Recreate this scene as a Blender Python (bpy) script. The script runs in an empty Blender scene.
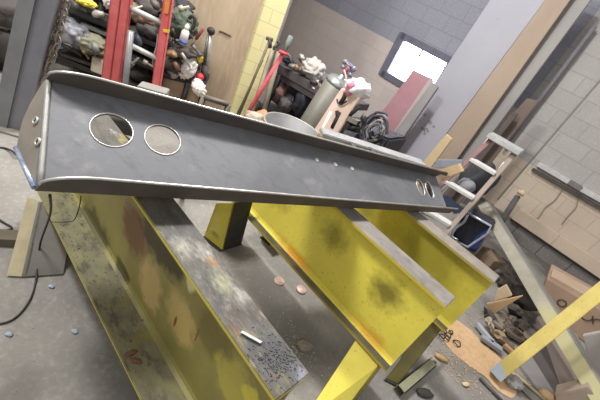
import bpy, bmesh, math, random
import numpy as np
from mathutils import Vector, Matrix, noise as mnoise
random.seed(7)
SC = bpy.context.scene
COL = SC.collection
# ------------------------------------------------------------------ camera model (600x400)
FPX = 350.0
H = 1.6
_vd = np.array([-265.0, 537.0]); _D = np.linalg.norm(_vd)
_u = -_vd / _D; _r = np.array([-_u[1], _u[0]]); PIT = math.atan2(FPX, _D)
EX = np.array([1, 0, 0.]); EY = np.array([0, 1, 0.]); EZ = np.array([0, 0, 1.])
FWD = EY * math.cos(PIT) - EZ * math.sin(PIT)
UPV = EY * math.sin(PIT) + EZ * math.cos(PIT)
EYE = np.array([0, 0, H])
NB = np.array([0.4924, 0.8704, 0.0]); WB = np.array([0.8704, -0.4924, 0.0])     # back wall normal / run
NL = np.array([-0.309, 0.951, 0.0]); WL = np.array([0.951, 0.309, 0.0])         # left wall
ND = np.array([0.53, 0.848, 0.0]); DD = np.array([0.848, -0.53, 0.0])           # I-beam cross / run
def ray(q):
    o = np.array([q[0] - 300.0, q[1] - 200.0])
    return EX * (o @ _r) + FPX * FWD + (o @ _u) * UPV
def on(q, pl):
    """3D point seen at photo pixel q on plane pl = (kind, distance)"""
    k, c = pl
    n = {'Z': EZ, 'B': NB, 'L': NL, 'Y': EY, 'D': ND}[k] if isinstance(k, str) else np.array(k)
    d = ray(q); t = (c - n @ EYE) / (n @ d)
    return Vector(EYE + t * d)
def cfl(q, k):
    n = {'B': NB, 'L': NL, 'Y': EY, 'D': ND}[k]
    return (k, float(n @ np.array(on(q, ('Z', 0.0)))))
cam = bpy.data.cameras.new('camera'); cob = bpy.data.objects.new('camera', cam); COL.objects.link(cob)
cam.sensor_width = 36; cam.lens = FPX / 600 * 36; cam.clip_start = 0.02
ix = EX * _r[0] + UPV * _u[0]; iy = -(EX * _r[1] + UPV * _u[1])
cob.matrix_world = Matrix(((ix[0], iy[0], -FWD[0], 0), (ix[1], iy[1], -FWD[1], 0), (ix[2], iy[2], -FWD[2], H), (0, 0, 0, 1)))
SC.camera = cob
SC.view_settings.view_transform = 'Standard'; SC.view_settings.look = 'None'
SC.view_settings.gamma = 1; SC.view_settings.use_curve_mapping = False
SC.view_settings.exposure = 0.0
# ------------------------------------------------------------------ materials
def lin(h):
    v = [int(h[i:i + 2], 16) / 255 for i in (0, 2, 4)]
    return tuple(x / 12.92 if x <= .04045 else ((x + .055) / 1.055) ** 2.4 for x in v) + (1,)
class NT:
    def __init__(s, name):
        s.m = bpy.data.materials.new(name); s.m.use_nodes = True
        s.t = s.m.node_tree; s.b = s.t.nodes['Principled BSDF']
        tc = s.t.nodes.new('ShaderNodeTexCoord'); s.co = tc.outputs['Object']
    def n(s, typ, **kw):
        nd = s.t.nodes.new(typ)
        for k, v in kw.items():
            if k in nd.inputs: s.put(nd.inputs[k], v)
            else: setattr(nd, k, v)
        return nd
    def put(s, sock, v):
        if hasattr(v, 'is_linked') or isinstance(v, bpy.types.NodeSocket): s.t.links.new(v, sock)
        else: sock.default_value = v
    def noise(s, scale, detail=4, stretch=None, rough=.6):
        co = s.co
        if stretch:
            mp = s.n('ShaderNodeMapping'); s.put(mp.inputs['Vector'], co); mp.inputs['Scale'].default_value = stretch; co = mp.outputs[0]
        nd = s.n('ShaderNodeTexNoise'); s.put(nd.inputs['Vector'], co)
        nd.inputs['Scale'].default_value = scale; nd.inputs['Detail'].default_value = detail; nd.inputs['Roughness'].default_value = rough
        return nd.outputs['Fac']
    def ramp(s, fac, a, b):
        nd = s.n('ShaderNodeMapRange'); s.put(nd.inputs['Value'], fac)
        nd.inputs['From Min'].default_value = a; nd.inputs['From Max'].default_value = b
        return nd.outputs[0]
    def mix(s, fac, a, b):
        nd = s.n('ShaderNodeMix', data_type='RGBA')
        s.put(nd.inputs[0], fac); s.put(nd.inputs[6], a); s.put(nd.inputs[7], b)
        return nd.outputs[2]
    def math(s, op, a, b=0.0):
        nd = s.n('ShaderNodeMath', operation=op); s.put(nd.inputs[0], a); s.put(nd.inputs[1], b); return nd.outputs[0]
    def sphere(s, c, rad, soft=.5, jit=.25, scale=(1, 1, 1)):
        """1 inside an ellipsoid blot with ragged edge"""
        mp = s.n('ShaderNodeMapping'); s.put(mp.inputs['Vector'], s.co)
        mp.inputs['Scale'].default_value = scale
        mp.inputs['Location'].default_value = (-c[0] * scale[0], -c[1] * scale[1], -c[2] * scale[2])
        ln = s.n('ShaderNodeVectorMath', operation='LENGTH'); s.put(ln.inputs[0], mp.outputs[0])
        d = s.math('ADD', ln.outputs['Value'], s.math('MULTIPLY', s.math('SUBTRACT', s.noise(14 if rad < .2 else 6), .5), jit * rad * 4))
        return s.ramp(d, rad, rad * (1 - soft))
    def fin(s, col, rough=.7, metal=0.0, bump=None, strength=.2, dist=.005, spec=.4):
        s.put(s.b.inputs['Base Color'], col); s.put(s.b.inputs['Roughness'], rough); s.put(s.b.inputs['Metallic'], metal)
        s.b.inputs['Specular IOR Level'].default_value = spec
        if bump is not None:
            bp = s.n('ShaderNodeBump'); bp.inputs['Strength'].default_value = strength; bp.inputs['Distance'].default_value = dist
            s.put(bp.inputs['Height'], bump); s.put(s.b.inputs['Normal'], bp.outputs[0])
        return s.m
_mc = {}
def M(c1, c2=None, scale=12, rough=.7, metal=0.0, stretch=None, bump=.15, lo=.35, hi=.65, spec=.4):
    key = (c1, c2, scale, rough, metal, stretch, bump, lo, hi)
    if key in _mc: return _mc[key]
    t = NT('mat_' + c1)
    if c2 is None:
        v = lin(c1); c2v = tuple(x * .8 for x in v[:3]) + (1,)
    else: c2v = lin(c2)
    nz = t.noise(scale, 5, stretch)
    col = t.mix(t.ramp(nz, lo, hi), lin(c1), c2v)
    _mc[key] = t.fin(col, rough, metal, nz, bump, spec=spec); return _mc[key]
# ------------------------------------------------------------------ mesh helpers
def V(p): return Vector((float(p[0]), float(p[1]), float(p[2])))
def hexa(bm, p, mi=0):
    """p = 8 points: bottom ring 0-3, top ring 4-7"""
    v = [bm.verts.new(V(q)) for q in p]
    for f in ((3, 2, 1, 0), (4, 5, 6, 7), (0, 1, 5, 4), (1, 2, 6, 5), (2, 3, 7, 6), (3, 0, 4, 7)):
        bm.faces.new([v[i] for i in f]).material_index = mi
def box(bm, c, s, rot=None, mi=0):
    pts = []
    for z in (-.5, .5):
        for x, y in ((-.5, -.5), (.5, -.5), (.5, .5), (-.5, .5)):
            q = Vector((x * s[0], y * s[1], z * s[2]))
            if rot is not None: q = rot @ q
            pts.append(V(c) + q)
    hexa(bm, pts, mi)
def prism(bm, poly, ext, mi=0):
    """polygon (3D points) extruded by vector ext"""
    a = [bm.verts.new(V(q)) for q in poly]; b = [bm.verts.new(V(q) + V(ext)) for q in poly]
    n = len(a)
    fs = [bm.faces.new(a), bm.faces.new(b[::-1])]
    for i in range(n): fs.append(bm.faces.new((a[i], b[i], b[(i + 1) % n], a[(i + 1) % n])))
    for f in fs: f.material_index = mi
def frame(d):
    d = V(d).normalized(); a = Vector((0, 0, 1)) if abs(d.z) < .9 else Vector((1, 0, 0))
    x = d.cross(a).normalized(); return x, d.cross(x).normalized()
def tube(bm, pts, r, seg=8, closed=False, mi=0):
    pts = [V(p) for p in pts]; n = len(pts); rings = []
    x = None
    for i, p in enumerate(pts):
        if closed: d = pts[(i + 1) % n] - pts[i - 1]
        else: d = pts[min(i + 1, n - 1)] - pts[max(i - 1, 0)]
        d.normalize()
        if x is None: x, y = frame(d)
        else:
            x = (x - d * x.dot(d)).normalized(); y = d.cross(x)
        rr = r[i] if isinstance(r, (list, tuple)) else r
        rings.append([bm.verts.new(p + (x * math.cos(t) + y * math.sin(t)) * rr) for t in [2 * math.pi * k / seg for k in range(seg)]])
    for i in range(n if closed else n - 1):
        A, B = rings[i], rings[(i + 1) % n]
        for k in range(seg):
            f = bm.faces.new((A[k], A[(k + 1) % seg], B[(k + 1) % seg], B[k])); f.smooth = True; f.material_index = mi
    if not closed:
        bm.faces.new(rings[0][::-1]).material_index = mi; bm.faces.new(rings[-1]).material_index = mi
def lathe(bm, p0, axis, prof, seg=24, mi=0):
    """prof = [(height along axis, radius)], may turn back on itself"""
    ax = V(axis).normalized(); x, y = frame(ax); rings = []
    for h, r in prof:
        r = max(r, .0005); rings.append([bm.verts.new(V(p0) + ax * h + (x * math.cos(a) + y * math.sin(a)) * r) for a in [2 * math.pi * k / seg for k in range(seg)]])
    for A, B in zip(rings, rings[1:]):
        for k in range(seg):
            f = bm.faces.new((A[k], A[(k + 1) % seg], B[(k + 1) % seg], B[k])); f.smooth = True; f.material_index = mi
    bm.faces.new(rings[0][::-1]).material_index = mi; bm.faces.new(rings[-1]).material_index = mi
def smooth_path(pts, k=6):
    pts = [V(p) for p in pts]; out = []
    for i in range(len(pts) - 1):
        p0, p1, p2, p3 = pts[max(i - 1, 0)], pts[i], pts[i + 1], pts[min(i + 2, len(pts) - 1)]
        for j in range(k):
            t = j / k
            out.append(.5 * ((2 * p1) + (p2 - p0) * t + (2 * p0 - 5 * p1 + 4 * p2 - p3) * t * t + (3 * p1 - p0 - 3 * p2 + p3) * t ** 3))
    out.append(pts[-1]); return out
def blob(bm, c, s, amp=.25, fr=3.0, sub=3, seed=0, rot=None, flat=None, mi=0):
    b2 = bmesh.new(); bmesh.ops.create_icosphere(b2, subdivisions=sub, radius=1)
    mp = {}
    for v in b2.verts:
        d = v.co.normalized(); k = 1 + amp * (mnoise.noise(d * fr + Vector((seed * 7.3, seed * 3.1, 1.7))) + .5 * mnoise.noise(d * fr * 2.7 + Vector((seed, 5, seed))))
        q = Vector((d.x * s[0], d.y * s[1], d.z * s[2])) * k
        if flat is not None and q.z < -flat: q.z = -flat + (q.z + flat) * .1
        if rot is not None: q = rot @ q
        mp[v.index] = bm.verts.new(V(c) + q)
    for f in b2.faces:
        g = bm.faces.new([mp[v.index] for v in f.verts]); g.smooth = True; g.material_index = mi
    b2.free()
def NBM(): return bmesh.new()
def obj(name, bm, mat, parent=None, bevel=0.0, smooth=False):
    """links ONE mesh object; coordinates in bm are world; stored relative to parent or own base"""
    bmesh.ops.recalc_face_normals(bm, faces=bm.faces[:])
    if bevel:
        bmesh.ops.bevel(bm, geom=[e for e in bm.edges if len(e.link_faces) == 2 and e.calc_face_angle(0) > .6], offset=bevel, segments=2, affect='EDGES', clamp_overlap=True)
    if smooth:
        for f in bm.faces: f.smooth = True
    me = bpy.data.meshes.new(name); 
    if parent is None:
        lo = Vector([min(v.co[i] for v in bm.verts) for i in range(3)]); hi = Vector([max(v.co[i] for v in bm.verts) for i in range(3)])
        o0 = Vector(((lo.x + hi.x) / 2, (lo.y + hi.y) / 2, lo.z)); mt = Matrix.Translation(o0)
    else:
        mt = WM[parent.name]
    bmesh.ops.transform(bm, matrix=mt.inverted(), verts=bm.verts)
    bm.to_mesh(me); bm.free()
    o = bpy.data.objects.new(name, me); COL.objects.link(o)
    for m in (mat if isinstance(mat, (list, tuple)) else [mat]): me.materials.append(m)
    if parent is None: o.location = mt.translation; WM[o.name] = mt
    else: o.parent = parent; WM[o.name] = WM[parent.name]
    return o
WM = {}
def thing(name, label, cat, loc, rotz=0.0, group=None):
    o = bpy.data.objects.new(name, None); COL.objects.link(o); o.empty_display_size = .1
    o.location = V(loc); o.rotation_euler = (0, 0, rotz)
    WM[o.name] = Matrix.Translation(V(loc)) @ Matrix.Rotation(rotz, 4, 'Z')
    o['label'] = label; o['category'] = cat
    if group: o['group'] = group
    return o
def tag(o, label, cat, group=None, kind=None):
    o['label'] = label; o['category'] = cat
    if group: o['group'] = group
    if kind: o['kind'] = kind
    return o
def struct(name, bm, mat, label=None, cat='structure', **kw):
    o = obj(name, bm, mat, **kw); o['kind'] = 'structure'
    o['label'] = label or name.replace('_', ' '); o['category'] = cat
    return o
def slab(bm, qs, pl, th, floor=False, mi=0):
    """board drawn by photo pixels on plane pl, thickness th away from the eye; floor: extend the lower edge (last two) to z=0"""
    k, c = pl; n = V({'B': NB, 'L': NL, 'Y': EY, 'D': ND, 'Z': EZ}[k])
    P = [on(q, pl) for q in qs]
    if floor:
        for top, bot in ((0, 3), (1, 2)):
            a, b = P[top], P[bot]; t = (a.z - .004) / (a.z - b.z); P[bot] = a + (b - a) * t
    prism(bm, P, n * th, mi)
def lean(q1, q2, pl, z=0.0):
    a, b = on(q1, pl), on(q2, pl); t = (a.z - z) / (a.z - b.z); return a, a + (b - a) * t
R_ = lambda ang, ax: Matrix.Rotation(ang, 3, ax)

# ------------------------------------------------------------------ THE SETTING
# floor
t = NT('concrete_floor')
n1 = t.noise(2.2, 6); n2 = t.noise(38, 4); n3 = t.noise(.9, 3)
col = t.mix(t.ramp(n1, .35, .68), lin('7c7873'), lin('928e88'))
col = t.mix(t.math('MULTIPLY', t.ramp(n2, .5, .75), .5), col, lin('a8a39c'))
col = t.mix(t.math('MULTIPLY', t.ramp(n3, .55, .75), .6), col, lin('605c58'))
col = t.mix(t.ramp(t.noise(90, 2), .68, .74), col, lin('4f4a46'))
for q_, rd, am in (((545, 262), .55, .7), ((575, 290), .4, .7), ((500, 315), .25, .7), ((150, 400), .2, .4), ((20, 390), .15, .4), ((255, 300), .2, .3)):
    p_ = on(q_, ('Z', 0)); col = t.mix(t.math('MULTIPLY', t.sphere((p_.x, p_.y - 2, .05), rd, .7, .3), am), col, lin('46423f'))
m_floor = t.fin(col, .85, 0, n2, .25)
bm = NBM(); box(bm, (0, 2, -.05), (14, 14, .1)); o = struct('floor', bm, m_floor, 'grey concrete workshop floor, dusty and stained', 'floor')
# back wall: local s along WB, z up
def block_mat(name, a, b, mortar, s1=.34, s2=.19, bl=.012, dirt=None, msoft=.9):
    t = NT(name)
    sx = t.n('ShaderNodeSeparateXYZ'); t.put(sx.inputs[0], t.co)
    cx = t.n('ShaderNodeCombineXYZ'); t.put(cx.inputs[0], sx.outputs[0]); t.put(cx.inputs[1], sx.outputs[2])
    br = t.n('ShaderNodeTexBrick'); t.put(br.inputs['Vector'], cx.outputs[0])
    br.inputs['Scale'].default_value = 1; br.inputs['Brick Width'].default_value = s1; br.inputs['Row Height'].default_value = s2
    br.inputs['Mortar Size'].default_value = bl; br.inputs['Mortar Smooth'].default_value = msoft
    br.inputs['Color1'].default_value = lin(a); br.inputs['Color2'].default_value = lin(b); br.inputs['Mortar'].default_value = lin(mortar)
    nz = t.noise(3, 6); nf = t.noise(40, 3)
    col = t.mix(t.math('MULTIPLY', t.ramp(nz, .4, .8), .35), br.outputs['Color'], lin(dirt or mortar))
    col = t.mix(t.math('MULTIPLY', t.ramp(nf, .5, .8), .15), col, lin('e0dcd8'))
    return t.fin(col, .9, 0, t.math('ADD', br.outputs['Fac'], t.math('MULTIPLY', nf, -.3)), .16, .005)
m_bgrey = block_mat('upper_grey_block', '84858f', '8a8b95', '7d7e88')
m_btan = block_mat('tan_painted_block', 'b5aca6', 'bab1ab', 'b0a7a1', dirt='a2988f')
m_rgrey = block_mat('light_grey_block', '9e9a97', 'a5a19d', '959190')
m_rtan = block_mat('tan_block_low', 'bbac9b', 'bfb09f', 'afa08f', dirt='a08f7d')
m_rdark = block_mat('dirty_block_foot', '7d7874', '66625f', '55514e', dirt='2f2d2b')
CB = 5.0
def sz(q, c=CB):
    p = on(q, ('B', c)); return float(np.array(p) @ WB), p.z
def wallpt(s, z, off=0.0): return Vector(WB * s + NB * (CB + off) + EZ * z)
# the window opening
w0 = sz((398, 36)); w1 = sz((452, 57)); w2 = sz((383, 73))
ws0, ws1, wz0, wz1 = -2.54, -1.74, .90, 1.46
bm = NBM()
def wq(s0, s1, z0, z1, mi, off=0.0, th=.22):
    hexa(bm, [wallpt(s0, z0, off), wallpt(s1, z0, off), wallpt(s1, z0, off + th), wallpt(s0, z0, off + th),
              wallpt(s0, z1, off), wallpt(s1, z1, off), wallpt(s1, z1, off + th), wallpt(s0, z1, off + th)], mi)
SP = -.66
for s0, s1, lo, hi in ((-5.2, ws0, 0, 4), (ws0, ws1, 0, wz0), (ws0, ws1, wz1, 4), (ws1, SP, 0, 4)):
    if lo < 1.33: wq(s0, s1, lo, min(hi, 1.33), 1)
    if hi > 1.33: wq(s0, s1, max(lo, 1.33), hi, 0)
wq(SP, -.2, .87, 4, 2); wq(SP, -.2, .22, .87, 3); wq(SP, -.2, 0, .22, 4)
wq(-.2, 2.6, .87, 4, 2, -.03); wq(-.2, 2.6, .22, .87, 3, -.03); wq(-.2, 2.6, 0, .22, 4, -.03)
me_mats = [m_bgrey, m_btan, m_rgrey, m_rtan, m_rdark]
bmesh.ops.transform(bm, matrix=Matrix.Identity(4), verts=bm.verts)
# rotate coordinates so that object X runs along the wall
ANG = math.atan2(WB[1], WB[0])
rt = bpy.data.objects.new('tmp', None)
def wallobj(name, bm, mats, ang, label, cat='wall'):
    bmesh.ops.recalc_face_normals(bm, faces=bm.faces[:])
    mt = Matrix.Rotation(ang, 4, 'Z'); bmesh.ops.transform(bm, matrix=mt.inverted(), verts=bm.verts)
    me = bpy.data.meshes.new(name); bm.to_mesh(me); bm.free()
    o = bpy.data.objects.new(name, me); COL.objects.link(o); o.rotation_euler = (0, 0, ang)
    for m in mats: me.materials.append(m)
    o['kind'] = 'structure'; o['label'] = label; o['category'] = cat; WM[o.name] = mt
    return o
wallobj('wall_back', bm, me_mats, ANG, 'grey and tan painted concrete block wall')
bpy.data.objects.remove(rt)
# window
bm = NBM()
m_wf = M('5c5c68', '686874', 8)
for s0, s1, z0, z1 in ((ws0 - .04, ws0 + .075, wz0 - .03, wz1 + .03), (ws1 - .01, ws1 + .05, wz0 - .03, wz1 + .03), (ws0, ws1, wz1 - .05, wz1 + .04), (ws0, ws1, wz0 - .04, wz0 + .05)):
    wq(s0, s1, z0, z1, 0, -.02, .12)
win = struct('window_1', bm, m_wf, 'small bright window with dark bluish frame', 'window', bevel=.006)
t = NT('bright_pane'); t.b.inputs['Emission Color'].default_value = (.94, .95, 1, 1); t.b.inputs['Emission Strength'].default_value = 14
m_pane = t.fin(lin('ffffff'), .3)
bm = NBM(); wq(ws0, ws1, wz0, wz1, 0, .07, .01)
o = obj('pane', bm, m_pane, win)
bm = NBM(); wq(ws0 + .38, ws0 + .40, wz1 - .14, wz1 - .04, 0, .0, .02); wq(ws1 - .07, ws1 - .01, wz1 - .12, wz1 - .10, 0, 0, .02)
obj('latch', bm, M('4c4a48'), win)
# wall strips
bm = NBM()
for s0, s1 in ((.05, 1.6),): wq(s0, s1, .222, .38, 0, -.075, .045)
struct('trim_1', bm, block_mat('tan_strip', 'c0ae9b', 'c4b4a1', 'ae9d8a', .5, .6), 'tan painted ledge strip along the wall foot', 'trim', bevel=.004)
bm = NBM(); wq(-.222, -.198, .3, 4, 0, -.012, .02); struct('trim_3', bm, M('77736f', '837f7b', 6), 'dark vertical joint in the block wall', 'trim')
bm = NBM(); wq(.05, 1.6, .203, .221, 0, -.07, .04)
struct('trim_2', bm, M('2e2a28'), 'dark edge under tan ledge strip', 'trim')
# left wall (painted yellow at its right end, plywood on it)
CL = 3.89
def LP(q, c=CL): return on(q, ('L', c))
yr = LP((290, 0)); yl = yr - V(WL) * 7
bm = NBM(); x0, x1 = float(np.array(yl) @ WL), float(np.array(yr) @ WL)
def lq(s0, s1, z0, z1, c, th, mi=0):
    P = [Vector(WL * s + NL * k + EZ * z) for z in (z0, z1) for s, k in ((s0, c), (s1, c), (s1, c + th), (s0, c + th))]
    hexa(bm, P, mi)
lq(x0, x1, 0, 4, CL, .25)
m_yel = block_mat('yellow_block', 'd9d09a', 'dcd4a0', 'c3b988', .3, .135, .005, dirt='c8be90', msoft=.4)
wallobj('wall_left', bm, [m_yel], math.atan2(WL[1], WL[0]), 'pale yellow painted block wall')
# return wall of the alcove
bm = NBM(); hexa(bm, [yr + Vector((-.25, .05, -yr.z)), yr + Vector((-.02, .05, -yr.z)), yr + Vector((-.9, 4, -yr.z)), yr + Vector((-1.2, 4, -yr.z))] + [yr + Vector((-.25, .05, 3)), yr + Vector((-.02, .05, 3)), yr + Vector((-.9, 4, 3)), yr + Vector((-1.2, 4, 3))])
struct('wall_alcove', bm, m_btan, 'tan return wall of the alcove', 'wall')

# ------------------------------------------------------------------ I-BEAMS
BROT = math.atan2(DD[1], DD[0])
def BL(d, n, z): return Vector(DD * d + ND * n + EZ * z)
def beam_paint(name, base1, base2, blots, soft=.75):
    t = NT(name); nz = t.noise(5, 6); nf = t.noise(60, 3)
    col = t.mix(t.ramp(nz, .35, .7), lin(base1), lin(base2))
    for c, rad, hx, amt, sc in blots:
        f = t.math('MULTIPLY', t.sphere(c, rad, soft, .3, sc), amt)
        col = t.mix(f, col, lin(hx))
    col = t.mix(t.math('MULTIPLY', t.ramp(nf, .62, .75), .5), col, lin('6d5a1e'))
    return t.fin(col, .42, 0, nf, .08, spec=.4)
def flange_mat(name, a, b, patches, edge=None, blots=()):
    t = NT(name); nz = t.noise(9, 7, (1, 2.2, 1)); nf = t.noise(45, 5, (1, 3, 1)); n3 = t.noise(4, 4)
    col = t.mix(t.ramp(nz, .38, .62), lin(a), lin(b))
    for hx, f0, f1, sc, amt in patches:
        col = t.mix(t.math('MULTIPLY', t.ramp(t.noise(sc, 6, (1, 1.8, 1)), f0, f1), amt), col, lin(hx))
    for c, rad, hx, amt, sc in blots: col = t.mix(t.math('MULTIPLY', t.sphere(c, rad * 1.3, .95, .55, sc), t.math('MULTIPLY', t.ramp(t.noise(30, 6, (1, 3, 1)), .3, .6), amt)), col, lin(hx))
    if edge:
        sx = t.n('ShaderNodeSeparateXYZ'); g = t.n('ShaderNodeNewGeometry')
        dt = t.n('ShaderNodeVectorMath', operation='DOT_PRODUCT'); t.put(dt.inputs[0], g.outputs['True Normal']); dt.inputs[1].default_value = (0, 0, 1)
        side = t.math('LESS_THAN', t.math('ABSOLUTE', dt.outputs['Value']), .5)
        col = t.mix(t.math('MULTIPLY', side, .85), col, lin(edge))
    return t.fin(col, t.ramp(nf, -.2, .8), .1, nf, .25, spec=.35)
def blot(q, yw, xm, zb, rad, hx, amt, sc=(1, 1, 1)):
    p = np.array(on(q, ('D', yw))); return ((float(p @ DD) - xm, 0, float(p[2]) - zb), rad, hx, amt, sc)
def ibeam(label, x0, x1, yt0, yt1, yw, yb0, yb1, zb, mats, tw=.011, tf=.018):
    t = thing('steel_beam', label, 'steel beam', BL((x0 + x1) / 2, yw, zb), BROT, 'yellow I-beams laid side by side')
    def lb(bm, a, b):   # box in beam coords
        P = [BL(d, n, z) for z in (a[2], b[2]) for d, n in ((a[0], a[1]), (b[0], a[1]), (b[0], b[1]), (a[0], b[1]))]; hexa(bm, P)
    zt = .75
    bm = NBM(); lb(bm, (x0, yt0, zt - tf), (x1, yt1, zt)); obj('top_flange', bm, mats[0], t, bevel=.003)
    bm = NBM(); lb(bm, (x0, yw - tw / 2, zb + tf), (x1, yw + tw / 2, zt - tf))
    k = .022                                                            # root fillets
    for sgn in (-1, 1):
        for z, dz in ((zt - tf, -k), (zb + tf, k)):
            e = yw + sgn * tw / 2
            prism(bm, [BL(x0, e, z), BL(x0, e + sgn * k, z), BL(x0, e + sgn * k * .3, z + dz * .3), BL(x0, e, z + dz)], DD * (x1 - x0))
    obj('web', bm, mats[1], t)
    bm = NBM(); lb(bm, (x0, yb0, zb), (x1, yb1, zb + tf)); obj('bottom_flange', bm, mats[2], t, bevel=.003)
    return t
# local coords of textures: x along beam from its middle, y across, z up from its bottom
def tblot(q, xm, yw, rad, hx, amt, sc=(.8, 1.15, 0)):
    p = np.array(on(q, ('Z', .75))); return ((float(p @ DD) - xm, float(p @ ND) - yw, 0), rad, hx, amt, sc)
m1t = flange_mat('worn_shaded_flange_steel', '4d4a47', '5f5c58', [('8f8b84', .58, .68, 11, .7), ('8f8448', .58, .66, 7, .7), ('6d4f35', .6, .68, 9, .7), ('4e4a47', .58, .7, 14, .8)], 'cdbf45', [tblot(q_, -.94, .591, rd, hx, am) for q_, rd, hx, am in (((183, 246), .04, '9d9a8e', .8), ((205, 252), .03, 'aaa79f', .8), ((212, 262), .02, 'a0733f', .8), ((222, 283), .045, '9c9a7c', .85), ((240, 296), .035, 'a5a29a', .7), ((236, 314), .045, '4a4037', .85), ((262, 312), .04, '5a4a3c', .7), ((275, 352), .05, '3f4148', .8), ((172, 218), .05, '3c3935', .8), ((300, 372), .03, '8d8fa0', .7))])  # worn steel; the dark blot below the channel paints its shadow
m1w = beam_paint('worn_yellow_paint', '8c8348', '7a7240', [
    blot((95, 235), .585, -.94, .19, .17, '454128', .85, (.8, 1, 1)), blot((135, 232), .585, -.94, .19, .13, '6b482c', .95, (1, 1, 1)), blot((122, 268), .585, -.94, .19, .07, '33311b', .8, (.7, 1, 1.6)),
    blot((150, 285), .585, -.94, .19, .11, 'b59c66', .9, (1, 1, .8)), blot((160, 245), .585, -.94, .19, .12, '382e17', .9, (.6, 1, 1.3)), blot((192, 278), .585, -.94, .19, .07, 'd8d09a', .8, (1.6, 1, 1)),
    blot((180, 320), .585, -.94, .19, .12, 'b39c60', .85, (1, 1, 1)), blot((175, 322), .585, -.94, .19, .022, '6b3f26', .9, (2.5, 1, .5)), blot((197, 335), .585, -.94, .19, .02, '7a4a2c', .8, (2.5, 1, .4)),
    blot((215, 340), .585, -.94, .19, .10, '6d6233', .8, (.8, 1, 1)), blot((235, 385), .585, -.94, .19, .12, 'b2a649', .8, (1, 1, 1)), blot((250, 395), .585, -.94, .19, .05, 'cdbf45', .8, (1, 1, 1))], .35)
m1b = flange_mat('grimy_flange', '706c57', '827d5e', [('4d4a43', .5, .62, 12, .8), ('a0974a', .58, .68, 6, .6)], 'c9b955')
ibeam('nearest yellow I-beam, dirty olive web and wide bottom flange', -1.75, -.13, .5247, .657, .591, .43, .75, .19, (m1t, m1w, m1b))
m2t = flange_mat('scuffed_top_flange', '736e6a', '847f79', [('5f5a55', .55, .68, 14, .8), ('a8963a', .6, .68, 8, .7)], 'd8c335')
m2w = beam_paint('bright_yellow_paint', 'f0e25e', 'e4d558', [((.42, 0, .30), .125, '6d642a', .85, (1, 1, 1)), ((.04, 0, .33), .12, '85792f', .75, (1, 1, 1)), ((-.42, 0, .30), .16, '8a7e30', .7, (1, 1, 1)), ((-.12, 0, .02), .12, 'd98e2a', .8, (.6, 1, 1.6)), ((-.5, 0, .3), .1, 'd39a35', .8, (1, 1, 1)), ((.5, 0, .04), .1, 'cf8f2c', .6, (.6, 1, 1.5))])
m2b = flange_mat('dark_bottom_flange', '57564f', '6b6a62', [('8d8660', .6, .7, 9, .5)], 'c4ab35')
ibeam('bright yellow I-beam in the middle with two sooty blots on its web', -1.32, 0.0, 1.409, 1.527, 1.468, 1.40, 1.54, .245, (m2t, m2w, m2b))
m3w = beam_paint('shaded_yellow_paint', 'd6c84c', 'c4b74a', [((.3, 0, .3), .3, '8d8434', .8, (.8, 1, 1)), ((-.15, 0, .25), .12, '77703a', .6, (1, 1, 1))])  # yellow beam paint with shade put into its colour
m3t = flange_mat('grey_top_flange', '7a726a', '8a8279', [('6e645c', .55, .68, 14, .8)], 'b0a050')
ibeam('farthest yellow I-beam with mottled greenish web, nearest the debris pile', -1.2, .08, 1.909, 2.02, 1.965, 1.90, 2.03, .315, (m3t, m3w, m2b))

# stands under the beams
m_sy = beam_paint('stand_yellow', 'dccd52', 'cabd50', [((.0, 0, .1), .05, '7a7030', .6, (1, 1, 1))])
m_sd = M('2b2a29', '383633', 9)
m_st = M('aa9f80', '958b70', 6)
def stand(label, d0, d1, n0, n1, z, mf, mw, head=None):
    t = thing('beam_stand', label, 'stand', BL((d0 + d1) / 2, (n0 + n1) / 2, 0), BROT, 'short steel stands under the beams')
    dm = (d0 + d1) / 2
    def lb(bm, a, b): hexa(bm, [BL(d, n, zz) for zz in (a[2], b[2]) for d, n in ((a[0], a[1]), (b[0], a[1]), (b[0], b[1]), (a[0], b[1]))])
    bm = NBM(); lb(bm, (d0, n0, .01), (d1, n0 + .012, z - .012)); obj('front_flange', bm, mf, t, bevel=.002)
    bm = NBM(); lb(bm, (d0, n1 - .012, .01), (d1, n1, z - .012)); obj('rear_flange', bm, mw, t, bevel=.002)
    bm = NBM(); lb(bm, (dm - .006, n0 + .012, .01), (dm + .006, n1 - .012, z - .012)); obj('web', bm, mw, t)
    bm = NBM(); lb(bm, (d0 - .01, n0 - .0, 0), (d1 + .02, n1 + .02, .01)); obj('foot_plate', bm, mw, t)
    h0, h1 = head or (n0, n1)
    bm = NBM(); lb(bm, (d0, min(h0, n0), z - .012), (d1, max(h1, n1), z)); obj('head_plate', bm, mw, t)
    return t
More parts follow.
